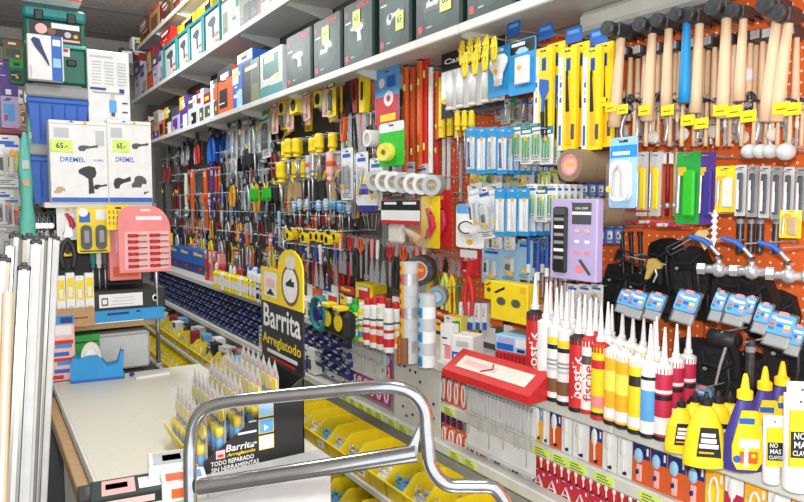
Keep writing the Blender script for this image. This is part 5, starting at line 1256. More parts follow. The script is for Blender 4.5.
for i in range(4):
    o = at(blister_card, ('white', ('mgreen', 'white')[i % 2], 'bit', 'green', 1), 522 + i * 10, 186 - (i % 2) * 2, 1.93, 36, f'white and green pack, {nth(i)} from the left in the row below the tape', 'green and white packs, lower row', sw=.9); behind(o, 7, .036, f'lower green and white pack on the {nth(i)} hook', 'lower green and white packs behind')
for i in range(3): at(blister_card, ('blue', 'dblue', 'lump', 'white', 0), 586 + i * 8, 180, 2.1, 16, f'small blue and white pack, {nth(i)} of three below the brown tape', 'small blue packs', sw=1.2)
hung(timer_pack, (0,), (456, 204, 484, 248), 1.92, 'white pack with a round black-ringed dial and blue top')
for i in range(3): at(blister_card, ('white', None, 'disc', 'white', 2), 484 + i * 13, 222 + i, 1.97, 26, f'small white pack with a ring, {nth(i)} right of the dial pack', 'small white ring packs', sw=1.2)
hung(remote_card, (0,), (553, 199, 600, 280), 1.86, 'lilac carton with a black remote control beside it')
for i, (x, yy) in enumerate([(625, 207), (650, 219), (668, 222)]): at(red_tool, (0,), x, yy, 2.0, 10, f'crimson handled tool lying sideways, {nth(i)} from the left on the orange board', rz=-80, sw=2.2)
for i in range(3): at(blister_card, ('blue', 'dblue', 'lump', 'white', 0), 602 + i * 9, 224, 2.1, 20, f'small dark blue pack, {nth(i)} of three right of the lilac carton', 'small dark blue packs')
# left of centre: green card, party card, silver tapes, tool set
hung(party_card, (0,), (375, 68, 399, 124), 2.02, 'blue and red printed pack with a round badge')
hung(green_tape_card, (0,), (379, 122, 404, 166), 1.98, 'bright green card with a round yellow disc')
at(tape_roll, ('white', 'lgrey', 'lgrey'), 372, 130, 2.0, 17, 'small white tape roll left of the green card')
for i in range(3): at(blister_card, ('white', None, ('two', 'tool', 'lump')[i], ('grey', 'steel', 'cream')[i], 2), (347, 362, 376)[i], (148, 152, 158)[i], 1.99, 52, f'white blister pack with grey parts, {nth(i)} of three left of the silver rolls', 'white blister packs by the silver rolls', sw=.95)
for i in range(7): at(tape_roll, ('white_g' if i % 3 else 'lgrey', 'lgrey', 'grey'), 378 + i * 9.4, 170 + i * .8, 1.95 + (i % 2) * .02, 21, f'silvery white tape roll, {nth(i)} from the left below the green card', 'silvery tape rolls', rz=-60)
for i in range(4): at(blister_card, ('lgrey', None, 'none', 'grey', 0), 384 + i * 13, 158 + i * 2, 2.06, 36, f'clear grey sachet, {nth(i)} behind the silvery rolls', 'clear grey sachets')
hung(tool_set_bag, (0,), (384, 199, 426, 249), 1.9, 'clear bag with black and white header and a tan tool')
hung(hook_pack, ('yellow', 0), (421, 196, 440, 248), 1.94, 'bright yellow card behind the clear tool bag')
hung(hook_pack, ('red', 0), (432, 190, 452, 247), 1.98, 'red card with a crimson hooked tool')
hung(chalk_bottle, ('violet', 'yellow'), (357, 212, 378, 250), 1.98, 'white and violet bottle pack left of the clear tool bag')
for i in range(5): at(screwdriver, (('red', 'pink', 'purple', 'green', 'orange')[i], 'yellow', True), 358 + i * 7, 196 + i % 2 * 3, 2.05, 32, f'{("red", "pink", "purple", "green", "orange")[i]} screwdriver above the clear tool bag', rz=-90, ry=(i - 2) * 14)
# tools under these: knives, pruners, scissors
row([(knife, ('pink', 0), 'steel blade knife with a pink handle'), (knife, ('white', 0), 'steel blade knife with a white handle'), (knife, ('dgrey', 0), 'steel blade knife with a grey handle'), (scissors, ('red', 0), 'red handled scissors'), (pruner, ('soft_black', 'steel'), 'black handled shears'), (scissors, ('orange', 0), 'orange handled scissors'), (spanner, ('steel', 0), 'steel spanner')], (333, 232), (436, 250), 17, 44, 2.08, 'below the clear tool bag', 'knives, shears and scissors', tilt=4)
row([(pruner, ('yellow', 'steel'), 'yellow handled pruning shears'), (pruner, ('olive', 'steel'), 'olive handled pruning shears'), (pruner, ('lime', 'dark_steel'), 'lime handled pruning shears')], (430, 252), (462, 262), 5, 54, 2.05, 'beside the red shears', 'yellow and green pruning shears', tilt=6)
at(pruner, ('red', 'red'), 469, 258, 1.96, 58, 'large red pruning shears on a red card', sw=1.1)
hung(gb, ('red', 'white', 'dred', 0), (460, 250, 477, 275), 2.0, 'small red header card behind the red shears', base=True)
# clear boxes and blue driver bits
for i, (x0, y0, x1, y1) in enumerate([(482, 247, 502, 284), (501, 243, 520, 282), (518, 240, 533, 280)]):
    hung(blister_card, ('lblue', None, ('two', 'lump', 'none')[i], 'lgrey', 2), (x0, y0, x1, y1), 2.02, f'pale blue-grey clear pack, {nth(i)} of three left of the blue rods')
for i in range(9): at(long_card_tool, ('blue', 'white'), 529 + i * 4.6, 232 + (i % 3) * 4, 2.02 + (i % 2) * .05, 68, f'blue handled rod tool, {nth(i)} from the left beside the lilac carton', 'blue rod tools', sw=1.15)
for i in range(5): at(long_card_tool, ('soft_black', 'white'), 566 + i * 8, 278, 2.1, 62, f'black handled rod tool, {nth(i)} from the left below the lilac carton', 'black rod tools', sw=1.1)
for i in range(8): at(strip_card, (('dgrey', 'blue', 'lgrey')[i % 3], 'tool', 'dgrey'), 530 + i * 9, 224, 2.14, 24, f'small dark strip pack, {nth(i)} from the left behind the lilac carton', 'small strip packs')
for i in range(3): at(blister_card, ('white', None, 'screws', 'brown', 1), 573 + i * 12, 284, 2.04, 32, f'small white pack under the lilac carton, {nth(i)} of three', 'small white packs under the carton')

# ================================================================ goods standing on the display ledge
Z = ZD
bostik = ('red', 'black', (('red', .02, .195, .0003),), 'bostik', 'white', (True, 'soft_black'))
white_c = ('white', 'red', (('white', .02, .19, .0003), ('red', .03, .06, .0005)), None, 'red', (True, 'white'))
brick_c = ('white', 'black', (('yellow', .17, .19, .0004), ('black', .155, .168, .0004), ('grey', .12, .126, .0005), ('grey', .108, .114, .0005), ('lgrey', .094, .102, .0005), ('brown', .03, .07, .0005)), None, 'red', (True, 'white'))
fis = ('white', 'red', (('dgrey', .145, .17, .0005),), 'fischer', 'red', (True, 'red'))
yel_r = ('yellow', 'red', (('soft_black', .012, .022, .0004), ('pink', .035, .07, .0004), ('red', .15, .175, .0004)), None, 'red', (True, 'red'))
yel = ('yellow', 'black', (('white', .02, .05, .0004), ('soft_black', .14, .17, .0004)), None, 'black', (False, 'white'))
amb = ('amber', 'black', (('white', .02, .05, .0004), ('lyellow', .1, .16, .0004)), None, 'black', (False, 'white'))
whb = ('white', 'black', (('sky', .05, .14, .0004), ('black', .17, .18, .0004)), None, 'black', (True, 'white'))
crim = ('crimson', 'black', (('white', .02, .07, .0004), ('black', .12, .135, .0004), ('white', .14, .15, .0004)), None, 'black', (True, 'white'))
CT = [(534, 386, bostik, 'red cartridge with white vertical lettering'), (545, 395, white_c, 'plain white cartridge with red base'), (555, 400, brick_c, 'white cartridge with yellow and brown picture'), (565, 404, brick_c, 'white cartridge with yellow and brown picture'), (577, 410, bostik, 'red cartridge with white vertical lettering'), (588, 412, fis, 'white cartridge with red vertical lettering'), (599, 418, yel_r, 'yellow cartridge with red rings'), (612, 423, amb, 'amber yellow cartridge'), (623, 427, amb, 'amber yellow cartridge'), (636, 432, yel, 'bright yellow cartridge'), (648, 436, whb, 'white cartridge with a sky blue label'), (662, 439, crim, 'crimson cartridge with white shoulder')]
for i, (x, yy, a, wds) in enumerate(CT):
    stand(cartridge, a, x, yy, 113, Z, f'{wds}, {nth(i)} from the left in the front row', 'sealant cartridges, front row', rz=-52)
back_c = [(549, 386, white_c), (560, 390, white_c), (571, 394, white_c), (583, 399, white_c), (594, 402, fis), (606, 406, white_c), (618, 410, yel), (629, 413, amb), (640, 417, yel), (654, 421, whb), (674, 428, crim), (686, 424, crim)]
for i, (x, yy, a) in enumerate(back_c):
    stand(cartridge, a, x, yy, 105, Z, f'{"crimson" if a is crim else "white" if a in (white_c, whb, fis) else "yellow"} cartridge, {nth(i)} from the left in the second row', 'sealant cartridges, second row', rz=-52)
for i in range(9): stand(cartridge, white_c if i % 2 else whb, 568 + i * 10.5, 388 + i * 3.4, 98, Z, f'white cartridge, {nth(i)} from the left in the third row', 'sealant cartridges, third row', rz=-52)
for i, (x, yy, h) in enumerate([(680, 452, 56), (704, 466, 76), (694, 450, 60), (716, 459, 70), (728, 452, 62), (690, 444, 50)]):
    stand(glue_bottle_yellow, (0,), x, yy, h, Z, f'yellow glue bottle with black cap, {nth(i)} from the left right of the crimson cartridges', 'yellow glue bottles', rz=-45, sx=1.3)
for i, (x, yy, h, l) in enumerate([(742, 470, 98, 0), (762, 455, 90, 1), (779, 452, 92, 1)]):
    stand(glue_bottle_purple, (0,), x, yy, h, Z, f'violet glue bottle with yellow nozzle, {("large, in front of the others", "second from the left", "rightmost")[i]}', 'violet glue bottles', rz=-42)
stand(squeeze_tube, (0,), 771, 482, 68, Z, 'shorter white and yellow adhesive tube beside the violet bottle', rz=-40)
stand(squeeze_tube, (0,), 795, 489, 98, Z, 'taller white and yellow adhesive tube at the right edge', rz=-40)
stand(squeeze_tube, (0,), 797, 470, 90, Z, 'white and yellow adhesive tube behind the tallest one', rz=-40)
# left part of the ledge
def red_case(n_=0):
    r = root('long_case', 'case'); b = B(); L = .5
    b.add([(-L / 2, 0, 0), (L / 2, 0, 0), (L / 2, .16, 0), (-L / 2, .16, 0), (-L / 2, 0, .035), (L / 2, 0, .035), (L / 2, .16, .12), (-L / 2, .16, .12)], [(0, 1, 2, 3), (4, 5, 6, 7), (0, 1, 5, 4), (1, 2, 6, 5), (2, 3, 7, 6), (3, 0, 4, 7)], 'red'); b.build('case_shell', r)
    def q(x, t, o=.0012): return (x, .16 * t - o * .5, .035 + .085 * t + o)
    l = B(); l.add([q(-.2, .25), q(.2, .25), q(.2, .75), q(-.2, .75)], [(0, 1, 2, 3)], 'cream'); l.add([q(-.17, .4, .002), q(.02, .4, .002), q(.02, .6, .002), q(-.17, .6, .002)], [(0, 1, 2, 3)], 'lpink'); l.build('label', r)
    h = B(); h.tube([q(-.05, .3, .004), q(.0, .5, .006), q(-.02, .7, .004)], .003, 'dred', 6); h.build('clasp', r); return r
red_case.dims = (.5, .12)
put(red_case, (0,), GP(482, 389, Z), -88, (1, .72, .85), 'long red sloping case with a cream label lying on the ledge')
b = B(); b.box(0, .03, .025, .1, .08, .05, 'white', .003); b.rect(-.04, .01, .03, .03, -.0106, 'lpink'); o = b.build('goods_box', None, GP(515, 391, Z)); o.rotation_euler.z = math.radians(-80); tag(o, 'small white carton at the right end of the red case', 'box')
rb2 = _box('goods_box', 'box', .2, .09, .14, 'red', [(.05 + .1 * i, .1, .1 + .1 * i, .9, 'dred') for i in range(9)] + [(.1, .45, .9, .5, 'white')])
p = GP(513, 374, Z); put(rb2, (), p, -80, 1, 'red carton stacked behind the long red case')
rb3 = _box('goods_box', 'box', .2, .07, .14, 'lblue', [(.05, .1, .5, .5, 'blue'), (.55, .4, .9, .9, 'white'), (.1, .6, .5, .85, 'lilac'), (.6, .1, .8, .3, 'dblue')])
put(rb3, (), p + Vector((0, 0, .09)), -80, 1, 'pale blue carton on top of the red carton')
for i, (x, yy, w, h) in enumerate([(452, 352, .12, .1), (462, 356, .11, .13)]):
    wb_ = _box('goods_box', 'box', w, h, .1, 'white', [(0, .1, 1, .4, 'blue'), (.1, .15, .5, .3, 'white'), (.2, .6, .8, .8, 'lgrey')]); put(wb_, (), GP(x, yy + 8, Z), -70, 1, f'white and blue carton, {("left", "right")[i]} of two left of the blue markers')
for i in range(3): put(goods_box, ('white', 'blue', 'lgrey', 1), GP(456 + i * 7, 350, Z) + Vector((.06, 0, .1)), -75, .55, f'small white carton, {nth(i)} on the stack by the blue markers', 'small white cartons')
for i, (x, yy, h) in enumerate([(485, 366, 52), (491, 370, 62), (496, 364, 46), (479, 362, 34)]):
    stand(long_card_tool, ('blue', 'white'), x, yy, h, Z, f'blue marker pen standing, {nth(i)} of four', 'blue marker pens', sx=1.1)
hung(eye_box, (0,), (490, 283, 527, 322), 1.92, 'bright yellow carton with two dark eye shapes', base=True)
hung(eye_box, (0,), (484, 280, 500, 300), 2.0, 'narrow yellow carton behind the yellow one with dark shapes', base=True)
hung(_box('cardboard_box', 'box', .12, .09, .1, 'cardboard', [(.6, .4, .8, .7, 'amber')]), (), (524, 304, 546, 323), 1.98, 'small brown carton right of the yellow eye carton', base=True)
# tape towers
def tower(px, py, z, n, args_list, hpx_roll, words, grp, sx=1.0):
    p = GP(px, py, z); s = hpx_roll * depth(p) / F / .05
    for k in range(n): put(tape_flat, args_list[k % len(args_list)], p + Vector((0, 0, k * .0485 * s)), -60, (s * sx, s * sx, s), f'{words}, {nth(k)} from the bottom of its tower', grp)
tower(409, 362, Z, 9, [('lgrey', 'amber'), ('steel', 'orange'), ('lgrey', 'amber')], 11.5, 'silver tape roll lying flat', 'taller tower of silver tape rolls', .8)
tower(427, 366, Z, 6, [('white', 'cyan'), ('lgrey', 'lblue')], 12.5, 'pale tape roll with a blue label', 'shorter tower of pale tape rolls', .7)
tower(404, 363, Z, 3, [('brown', 'orange')], 9, 'orange labelled tape roll', 'small stack of orange labelled rolls', .75)
at(tape_roll, ('knurl', 'lgrey', 'orange'), 421, 255, 1.96, 30, 'large grey tape roll standing on the taller tower', rz=-50)
at(tape_roll, ('grey', 'cyan', 'lblue'), 438, 286, 1.9, 20, 'grey tape roll with a blue core on the shorter tower', rz=-50)
for i, (x, yy, h, c, cp_, bn) in enumerate([(350, 336, 42, 'green', 'white', 'lime'), (356, 339, 44, 'bgreen', 'green', 'white'), (362, 341, 42, 'yellow', 'white', 'cyan'), (368, 344, 50, 'white', 'red', 'red'), (375, 347, 54, 'white', 'red', 'orange'), (382, 349, 58, 'cream', 'red', 'red'), (389, 352, 56, 'white', 'dred', 'red'), (396, 348, 50, 'white', 'red', 'amber')]):
    stand(spray_can, (c, cp_, bn), x, yy, h, Z, f'{("dark green", "bright green", "yellow", "white", "white", "cream", "white", "white")[i]} spray can with a {("lime", "white", "cyan", "red", "orange", "red", "red", "amber")[i]} band, {nth(i)} from the left before the tape towers', 'spray cans left of the tape towers', sx=.75)
for i, (x, yy, c1, c2, st) in enumerate([(441, 350, 'amber', 'white', 0), (447, 352, 'lyellow', 'green', 2), (388, 340, 'red', 'yellow', 1), (398, 346, 'red', 'white', 0), (437, 362, 'white', 'pink', 3)]):
    put(goods_box, (c1, 'white', c2, st), GP(x, yy, Z) + Vector((.05, 0, 0)), -75, (.4, .4, .7), f'{("amber", "pale yellow", "red and yellow", "red and white", "white and pink")[i]} carton standing among the tapes')
# far part of the ledge
for i, (x, yy, w, c, l) in enumerate([(322, 322, .16, 'teal', 'teal hose reel'), (334, 325, .13, 'soft_black', 'black tape measure'), (345, 330, .12, 'soft_black', 'black and yellow tape measure')]):
    b = B()
    if i == 0: b.tube([(.07 * math.cos(t), -.01 * (k % 3), .08 + .07 * math.sin(t)) for k, t in enumerate([2 * PI * q / 14 for q in range(43)])], .012, 'teal', 7); b.cyl((0, -.03, .08), (0, .03, .08), .03, .03, 'dblue', 12)
    else: b.box(0, 0, .06, w, .06, .12, 'soft_black', .02); b.cyl((0, -.034, .07), (0, -.03, .07), .035, .035, 'yellow', 12); b.box(0, -.02, .13, w * .5, .05, .02, 'yellow', .005)
    o = b.build(('hose_reel', 'tape_measure', 'tape_measure')[i]); o.location = GP(x, yy + 9, Z); o.rotation_euler.z = -PI / 2; o.scale = (1.3,) * 3; tag(o, f'{l} on the ledge behind the display header' if i < 2 else f'{l} right of the teal reel', ('hose reel', 'tape measure', 'tape measure')[i])
cols = [('yellow', 'white', 'lyellow'), ('yellow', 'red', 'white'), ('white', 'red', 'yellow'), ('yellow', 'black', 'black'), ('lyellow', 'white', 'amber')]
for i in range(14):
    x = 217 + i * 3.6; stand(chalk_bottle, (cols[i % 5][0], cols[i % 5][1]), x, 284 + (x - 205) * .32, 26 + i * .4, Z, f'{"white" if cols[i % 5][0] == "white" else "yellow"} powder bottle, {nth(i)} from the left on the far ledge', 'powder bottles on the far ledge', sx=1.2)
for i in range(4): stand(spray_can, ('white', ('blue', 'white')[i % 2], ('dblue', 'purple')[i % 2]), 252 + i * 4, 299 + i * 1.5, 36, Z, f'white and blue spray can, {nth(i)} from the left behind the powder bottles', 'white spray cans on the far ledge', sx=.8)
for i in range(4): stand(goods_box, ('pink' if i % 2 else 'red', 'white', 'teal', 0), 206 + i * 4.3, 280 + i * 1.4, 30, Z, f'red and pink pack, {nth(i)} from the left by the blue cases', 'red packs on the far ledge', rz=-90, sx=.35)
for i, (a, b_) in enumerate([(170, 180), (180, 192), (192, 208)]):
    p0 = pxz(a, 1.9, Z); p1 = pxz(b_, 1.9, Z); put(goods_box, ('blue', 'dblue', 'blue', 1), (1.9, (p0.y + p1.y) / 2, Z), -90, ((p0.y - p1.y) / .16 * .95, 1, .24 / .24), f'plain blue plastic case, {nth(i)} from the left on the far ledge', 'blue plastic cases on the far ledge')
for i in range(9): stand(goods_box, ('white', 'red' if i % 2 else 'grey', 'dgrey', i % 4), 284 + i * 6.5, 306 + i * 3.1, 16, Z, f'low white carton, {nth(i)} from the left behind the display header', 'low white cartons on the ledge', rz=-90, sx=1.1)
# small upright goods further back on the ledge, hiding the board
bk = [(gb, ('orange', 'white', 'dgrey', 2), 'orange box'), (gb, ('white', 'blue', 'red', 3), 'white and blue box'), (gb, ('soft_black', 'red', 'yellow', 0), 'black and red box'), (gb, ('yellow', 'black', 'red', 1), 'yellow and black box'), (gb, ('dgrey', 'orange', 'white', 0), 'dark box with orange print')]
shelf_line([206, 213, 221, 229, 238, 247, 257, 268, 280, 293, 307, 322, 338, 355, 373, 392, 412, 433, 455, 478, 503, 529], 2.12, Z, [.16, .2, .14], bk, 'at the back of the ledge', 'boxes at the back of the ledge', .8)

# ================================================================ the dense far wall of hanging tools
def yrow(yr, px): return 205 + (yr - 205) * (px + 20) / 350.0
RAIL = [0]
def far_row(idx, yr, px0, px1, n, h330, items, words, X=2.08, tilt=6, sw=1.0, dy=0, group=None):
    A = WP(px0, yrow(yr, px0) + dy, X); Bp = WP(px1, yrow(yr, px1) + dy, X); d330 = depth(WP(330, 150, X))
    h = h330 * d330 / F * 1.22
    RAIL[0] += 1; rb = B(); rb.cyl((2.245, A.y, A.z - .01), (2.245, Bp.y, Bp.z - .01), .004, .004, 'steel', 6)
    for i in range(n + 1):
        q = A.lerp(Bp, i / n) if n else A; rb.cyl((2.25, q.y, q.z - .012), (X - .06, q.y, q.z - .012), .0025, .0025, 'steel', 5)
    tag(rb.build('hook_rail'), f'hook rail {words}, holding {items[0][2]}', 'hook')
    n = int(n * (1.45 if tilt > 3 else 1))
    for i in range(n):
        t = (i + .5) / n; p = A.lerp(Bp, t); fn, args, w = items[i % len(items)]; W, H = dims(fn, args); s = h / H * random.uniform(.88, 1.1)
        put(fn, args, (X + random.uniform(-.06, .11), p.y, p.z + random.uniform(-.012, .012)), -90, (s * sw, s * sw, s), f'{w}, {nth(i)} from the left {words}', group or w + ' ' + words, ry=random.uniform(-tilt, tilt))
SD = lambda c, t=None, up=True: (screwdriver, (c, t, up), {'dgrey': 'grey', 'dred': 'dark red', 'soft_black': 'black', 'dorange': 'orange', 'lblue': 'pale blue', 'lgrey': 'pale grey'}.get(c, c) + ' screwdriver')
PL = lambda c, up=True: (pliers, (c, up), {'dgrey': 'grey', 'dred': 'dark red', 'soft_black': 'black', 'dorange': 'orange'}.get(c, c) + ' handled pliers')
BC = lambda bg, h, pr, pc, w: (blister_card, (bg, h, pr, pc, 1), w)
SP = (spanner, ('steel', 0), 'steel spanner'); KN = lambda c: (knife, (c, 0), f'{c} handled putty knife'); CU = lambda c: (tape_measure, (c, 0), f'{c} tape measure'); HS = lambda c: (hacksaw, (c, 0), f'{c} handled hand saw')
U = 'in the top hanging row'
far_row(1, 92, 163, 198, 11, 34, [PL('steel'), SP, PL('lgrey')], 'at the far end of the top hanging row', group='grey tools at the far end')
far_row(1, 92, 198, 212, 4, 44, [PL('dred'), PL('red'), PL('soft_black')], 'beside the blue pliers, top row')
far_row(1, 84, 212, 236, 7, 46, [PL('blue')], U, sw=1.2)
far_row(1, 88, 236, 268, 9, 48, [BC('lgrey', 'grey', 'tool', 'steel', 'grey tool pack'), PL('soft_black'), BC('white', 'green', 'bit', 'dgrey', 'white tool pack'), SP, PL('steel')], 'between the blue pliers and yellow packs')
far_row(1, 82, 266, 340, 12, 30, [BC('yellow', 'soft_black', 'tool', 'black', 'yellow and black cutter pack'), CU('yellow'), BC('amber', 'orange', 'two', 'black', 'amber cutter pack'), BC('lpink', 'red', 'tool', 'tan', 'pink and red pack')], U, X=2.02)
far_row(1, 88, 338, 378, 10, 62, [HS('soft_black'), SD('yellow'), HS('dred'), SD('pink'), (spirit_level, ('soft_black', 0), 'black spirit level'), HS('yellow')], 'left of the blue and red pack', sw=1.0)
far_row(2, 122, 338, 400, 14, 44, [(thin_rod, ('soft_black',), 'black rod'), (thin_rod, ('brown',), 'brown rod'), SD('dgrey'), (thin_rod, ('steel',), 'steel rod'), HS('orange')], 'above the white blister packs')
far_row(2, 118, 165, 180, 5, 40, [PL('dred'), SP, PL('dgrey')], 'far end of the second row')
far_row(2, 160, 163, 176, 3, 90, [(spirit_level, ('soft_black', 0), 'black spirit level'), (spirit_level, ('dred', 0), 'dark red spirit level')], 'beside the cream spoons', sw=.8)
far_row(2, 150, 176, 193, 3, 74, [(wooden_ladle_tool, ('cream', 0), 'cream spoon-ended tool')], 'on the far wall', tilt=2, sw=1.3)
far_row(2, 148, 193, 220, 7, 80, [(flat_bar, ('orange', 0), 'orange flat bar'), (flat_bar, ('dorange', 0), 'burnt orange flat bar'), (flat_bar, ('purple', 0), 'purple flat bar')], 'right of the cream spoons', tilt=2, sw=.8)
far_row(2, 128, 222, 283, 16, 40, [PL('dred'), (thin_rod, ('steel',), 'steel rod'), PL('soft_black'), SP, PL('steel'), (spring_clamp, ('soft_black', 0), 'black spring clamp'), BC('white', 'tan', 'tool', 'steel', 'white tool pack')], 'in the second hanging row')
far_row(2, 132, 284, 334, 8, 42, [SD('yellow')], 'in the upper yellow row', X=2.0, tilt=1, sw=2.0, group='yellow screwdrivers, upper row')
far_row(3, 154, 276, 311, 6, 42, [SD('yellow')], 'in the lower yellow row', X=1.98, tilt=1, sw=2.0, group='yellow screwdrivers, lower row')
far_row(3, 152, 310, 346, 9, 52, [SD('lpink', 'orange'), SD('lgrey', 'orange'), SD('steel')], 'right of the yellow handles', X=2.0, tilt=1, sw=1.1)
far_row(3, 160, 220, 278, 15, 40, [PL('navy'), SP, SD('soft_black', 'yellow'), PL('steel'), (scissors, ('dgrey', 0), 'grey scissors'), SD('lgrey'), KN('brown'), PL('amber')], 'in the third hanging row')
for i, x in enumerate((254, 266)): at(spring_clamp, ('bgreen', 0), x, yrow(181, x) , 1.93, 22, f'bright green spring clamp, {("left", "right")[i]} of two', sw=1.0)
far_row(4, 176, 276, 345, 20, 32, [PL('amber'), (spring_clamp, ('soft_black', 0), 'black spring clamp'), SP, PL('steel'), (spring_clamp, ('tan', 0), 'tan spring clamp'), SD('yellow', 'black'), PL('soft_black')], 'in the fourth hanging row')
far_row(4, 186, 180, 276, 26, 34, [PL('soft_black'), SP, SD('dred'), PL('steel'), (scissors, ('orange', 0), 'orange scissors'), SP, PL('dblue'), SD('lgrey', 'red'), PL('dgrey')], 'in the far fourth row')
far_row(4, 200, 292, 346, 13, 22, [SD('lblue', 'white', True), SD('sky', 'lblue', True)], 'in the pale blue row', X=2.0, sw=2.0, tilt=2)
far_row(5, 212, 170, 290, 32, 34, [PL('steel'), PL('dred'), SD('teal', 'white'), SP, PL('amber'), SP, (pruner, ('soft_black', 'steel'), 'black handled shears'), PL('lgrey'), SD('lblue')], 'in the fifth hanging row')
far_row(5, 214, 290, 345, 13, 26, [PL('orange'), PL('soft_black'), PL('lgrey') if 0 else SD('orange', 'white'), (scissors, ('red', 0), 'red scissors')], 'under the pale blue row')
far_row(5, 229, 284, 338, 9, 19, [CU('yellow')], 'in the row of tape measures', X=1.96, sw=.95, tilt=12)
far_row(6, 240, 168, 282, 30, 38, [PL('yellow'), PL('soft_black'), SP, PL('yellow'), SD('pink', 'white'), PL('dgrey'), SD('navy'), PL('steel'), SD('orange')], 'in the sixth hanging row')
far_row(6, 246, 282, 345, 14, 34, [PL('red'), SD('blue', 'white'), KN('white'), PL('soft_black'), (pruner, ('red', 'steel'), 'red handled shears'), KN('blue')], 'below the tape measures')
far_row(7, 262, 195, 330, 30, 30, [(spring_clamp, ('orange', 0), 'orange spring clamp'), PL('red'), BC('white', 'red', 'two', 'dgrey', 'small white and red pack'), PL('soft_black'), SD('yellow', 'red'), BC('dgrey', 'teal', 'lump', 'steel', 'small dark pack')], 'in the lowest hanging row', X=2.12)
# ================================================================ below the ledge
# small blue bins, far
for rr in range(5):
    z = .845 - .062 * (rr + 1); n = 46
    for i in range(n):
        y_ = 3.35 + i * .115
        if rr > 3 and i < 12: continue
        put(tiny_bin, ('navy' if (i + rr) % 4 else 'dblue', (i * 7 + rr) % 3 != 0), (1.775, y_, z), -90, (1.9, 1.1, 1.15), f'small navy parts bin, {nth(n - 1 - i)} from the left in the {nth(rr)} row down', 'small navy parts bins under the ledge')
# low white boxes between the blue bins and the white rack
for i in range(9):
    x = 262 + i * 6; p = pxz(x, 1.76, .53); put(goods_box, (('white', 'cream', 'sky', 'white')[i % 4], ('grey', 'red', 'white')[i % 3], ('amber', 'blue', 'dgrey')[i % 3], i % 4), p, -90, (.8, .5, .7), f'small pale carton, {nth(i)} from the left under the ledge beside the blue bins', 'small pale cartons under the ledge')
XL = 1.815
def card_row(px, z, h, items, words, group, X=XL):
    for i in range(len(px) - 1):
        p0 = pxz(px[i], X, z); p1 = pxz(px[i + 1], X, z); fn, args, w = items[i % len(items)]; W, H = dims(fn, args)
        put(fn, args, (X, (p0.y + p1.y) / 2, z), -90, ((p0.y - p1.y) / W * .95, .8, h / H), f'{w}, {nth(i)} from the left {words}', group)
@D(.1, .15)
def spoon_card(bg, top, prod):
    r = root('hanging_pack', 'pack'); b = B(); b.prism(rrect(-.05, -.15, .05, 0, .004), -.001, .001, bg); b.rect(-.049, -.06, .049, -.002, -.0013, top); b.rect(-.03, -.012, -.01, -.007, -.0016, 'white'); b.rect(.03, -.045, .042, -.02, -.0016, 'white'); b.build('backing_card', r)
    p = B()
    if prod == 'round': p.ell((-.008, -.01, -.05), (.026, .01, .026), 'lblue', 12, 6); p.box(-.004, -.008, -.11, .03, .012, .06, 'lpink', .004); p.cyl((-.008, -.012, -.105), (-.008, -.02, -.105), .009, .009, 'dblue', 8)
    elif prod == 'spoon': p.ell((-.005, -.008, -.045), (.024, .008, .034), 'white', 12, 6); p.tube([(-.005, -.008, -.07), (.0, -.008, -.13)], .005, 'white', 6); p.box(.005, -.006, -.135, .025, .008, .012, 'black', .002)
    elif prod == 'loop': p.tube([(.024 * math.cos(t), -.006, -.08 + .05 * math.sin(t)) for t in [2 * PI * i / 14 for i in range(15)]], .006, 'white', 7); p.box(0, -.006, -.12, .02, .01, .02, 'lgrey', .003)
    elif prod == 'vee': p.tube([(-.03, -.006, -.13), (0, -.006, -.05), (.03, -.006, -.13)], .006, 'white', 6); p.tube([(-.022, -.006, -.11), (.022, -.006, -.11)], .004, 'white', 6)
    elif prod == 'tee': p.box(0, -.006, -.04, .06, .01, .016, 'dblue', .003); p.box(-.018, -.006, -.09, .016, .01, .09, 'dblue', .003); p.box(.018, -.006, -.09, .016, .01, .09, 'dblue', .003)
    p.build('product', r); return r
SPN = (spoon_card, ('white', 'white', 'spoon'), 'white card with a white spoon-shaped part'); RND = (spoon_card, ('orange', 'dblue', 'round'), 'orange card with a pale round knob'); ORS = (spoon_card, ('orange', 'navy', 'spoon'), 'orange and navy card with a white part')
card_row([536, 543, 550, 562, 573, 590, 603, 618, 633, 651, 668, 687, 706], .838, .145, [(spoon_card, ('amber', 'sky', 'spoon'), 'amber and blue card'), SPN, ORS, SPN, SPN, ORS, SPN, SPN, RND, RND, RND, RND], 'right under the ledge', 'cards right under the cartridges')
card_row([706, 725, 745, 768, 792, 820], .838, .145, [(spoon_card, ('yellow', 'amber', 'loop'), 'yellow card with a looped part'), (spoon_card, ('crimson', 'white', 'spoon'), 'crimson card')], 'below the violet bottle', 'cards under the bottles')
VE = (spoon_card, ('red', 'crimson', 'vee'), 'red card with a white angled part')
VB = (spoon_card, ('red', 'crimson', 'spoon'), 'small red card with a white part')
XR = [533 + k * 6.4 + k * k * .07 for k in range(26)]
card_row(XR, .648, .062, [VB], 'in the upper red row', 'red cards, upper row')
card_row(XR[::2], .583, .075, [VE], 'in the lower red row', 'red cards, lower row')
card_row([486, 494, 502, 511, 521, 533], .60, .115, [(spoon_card, ('white', 'lgrey', 'spoon'), 'small white and grey card'), (spoon_card, ('white', 'sky', 'tee'), 'small white and navy card')], 'under the white rack of thin tools', 'small cards under the white rack')
OL = (spoon_card, ('orange', 'orange', 'loop'), 'orange card with a white loop')
card_row([441, 447, 453.5, 460.5, 468], .835, .15, [OL], 'in the upper orange group', 'upper orange looped cards')
card_row([441, 446.5, 452, 458, 464], .645, .06, [(spoon_card, ('dorange', 'orange', 'tee'), 'small orange card with dark parts')], 'in the small orange group', 'small orange cards')
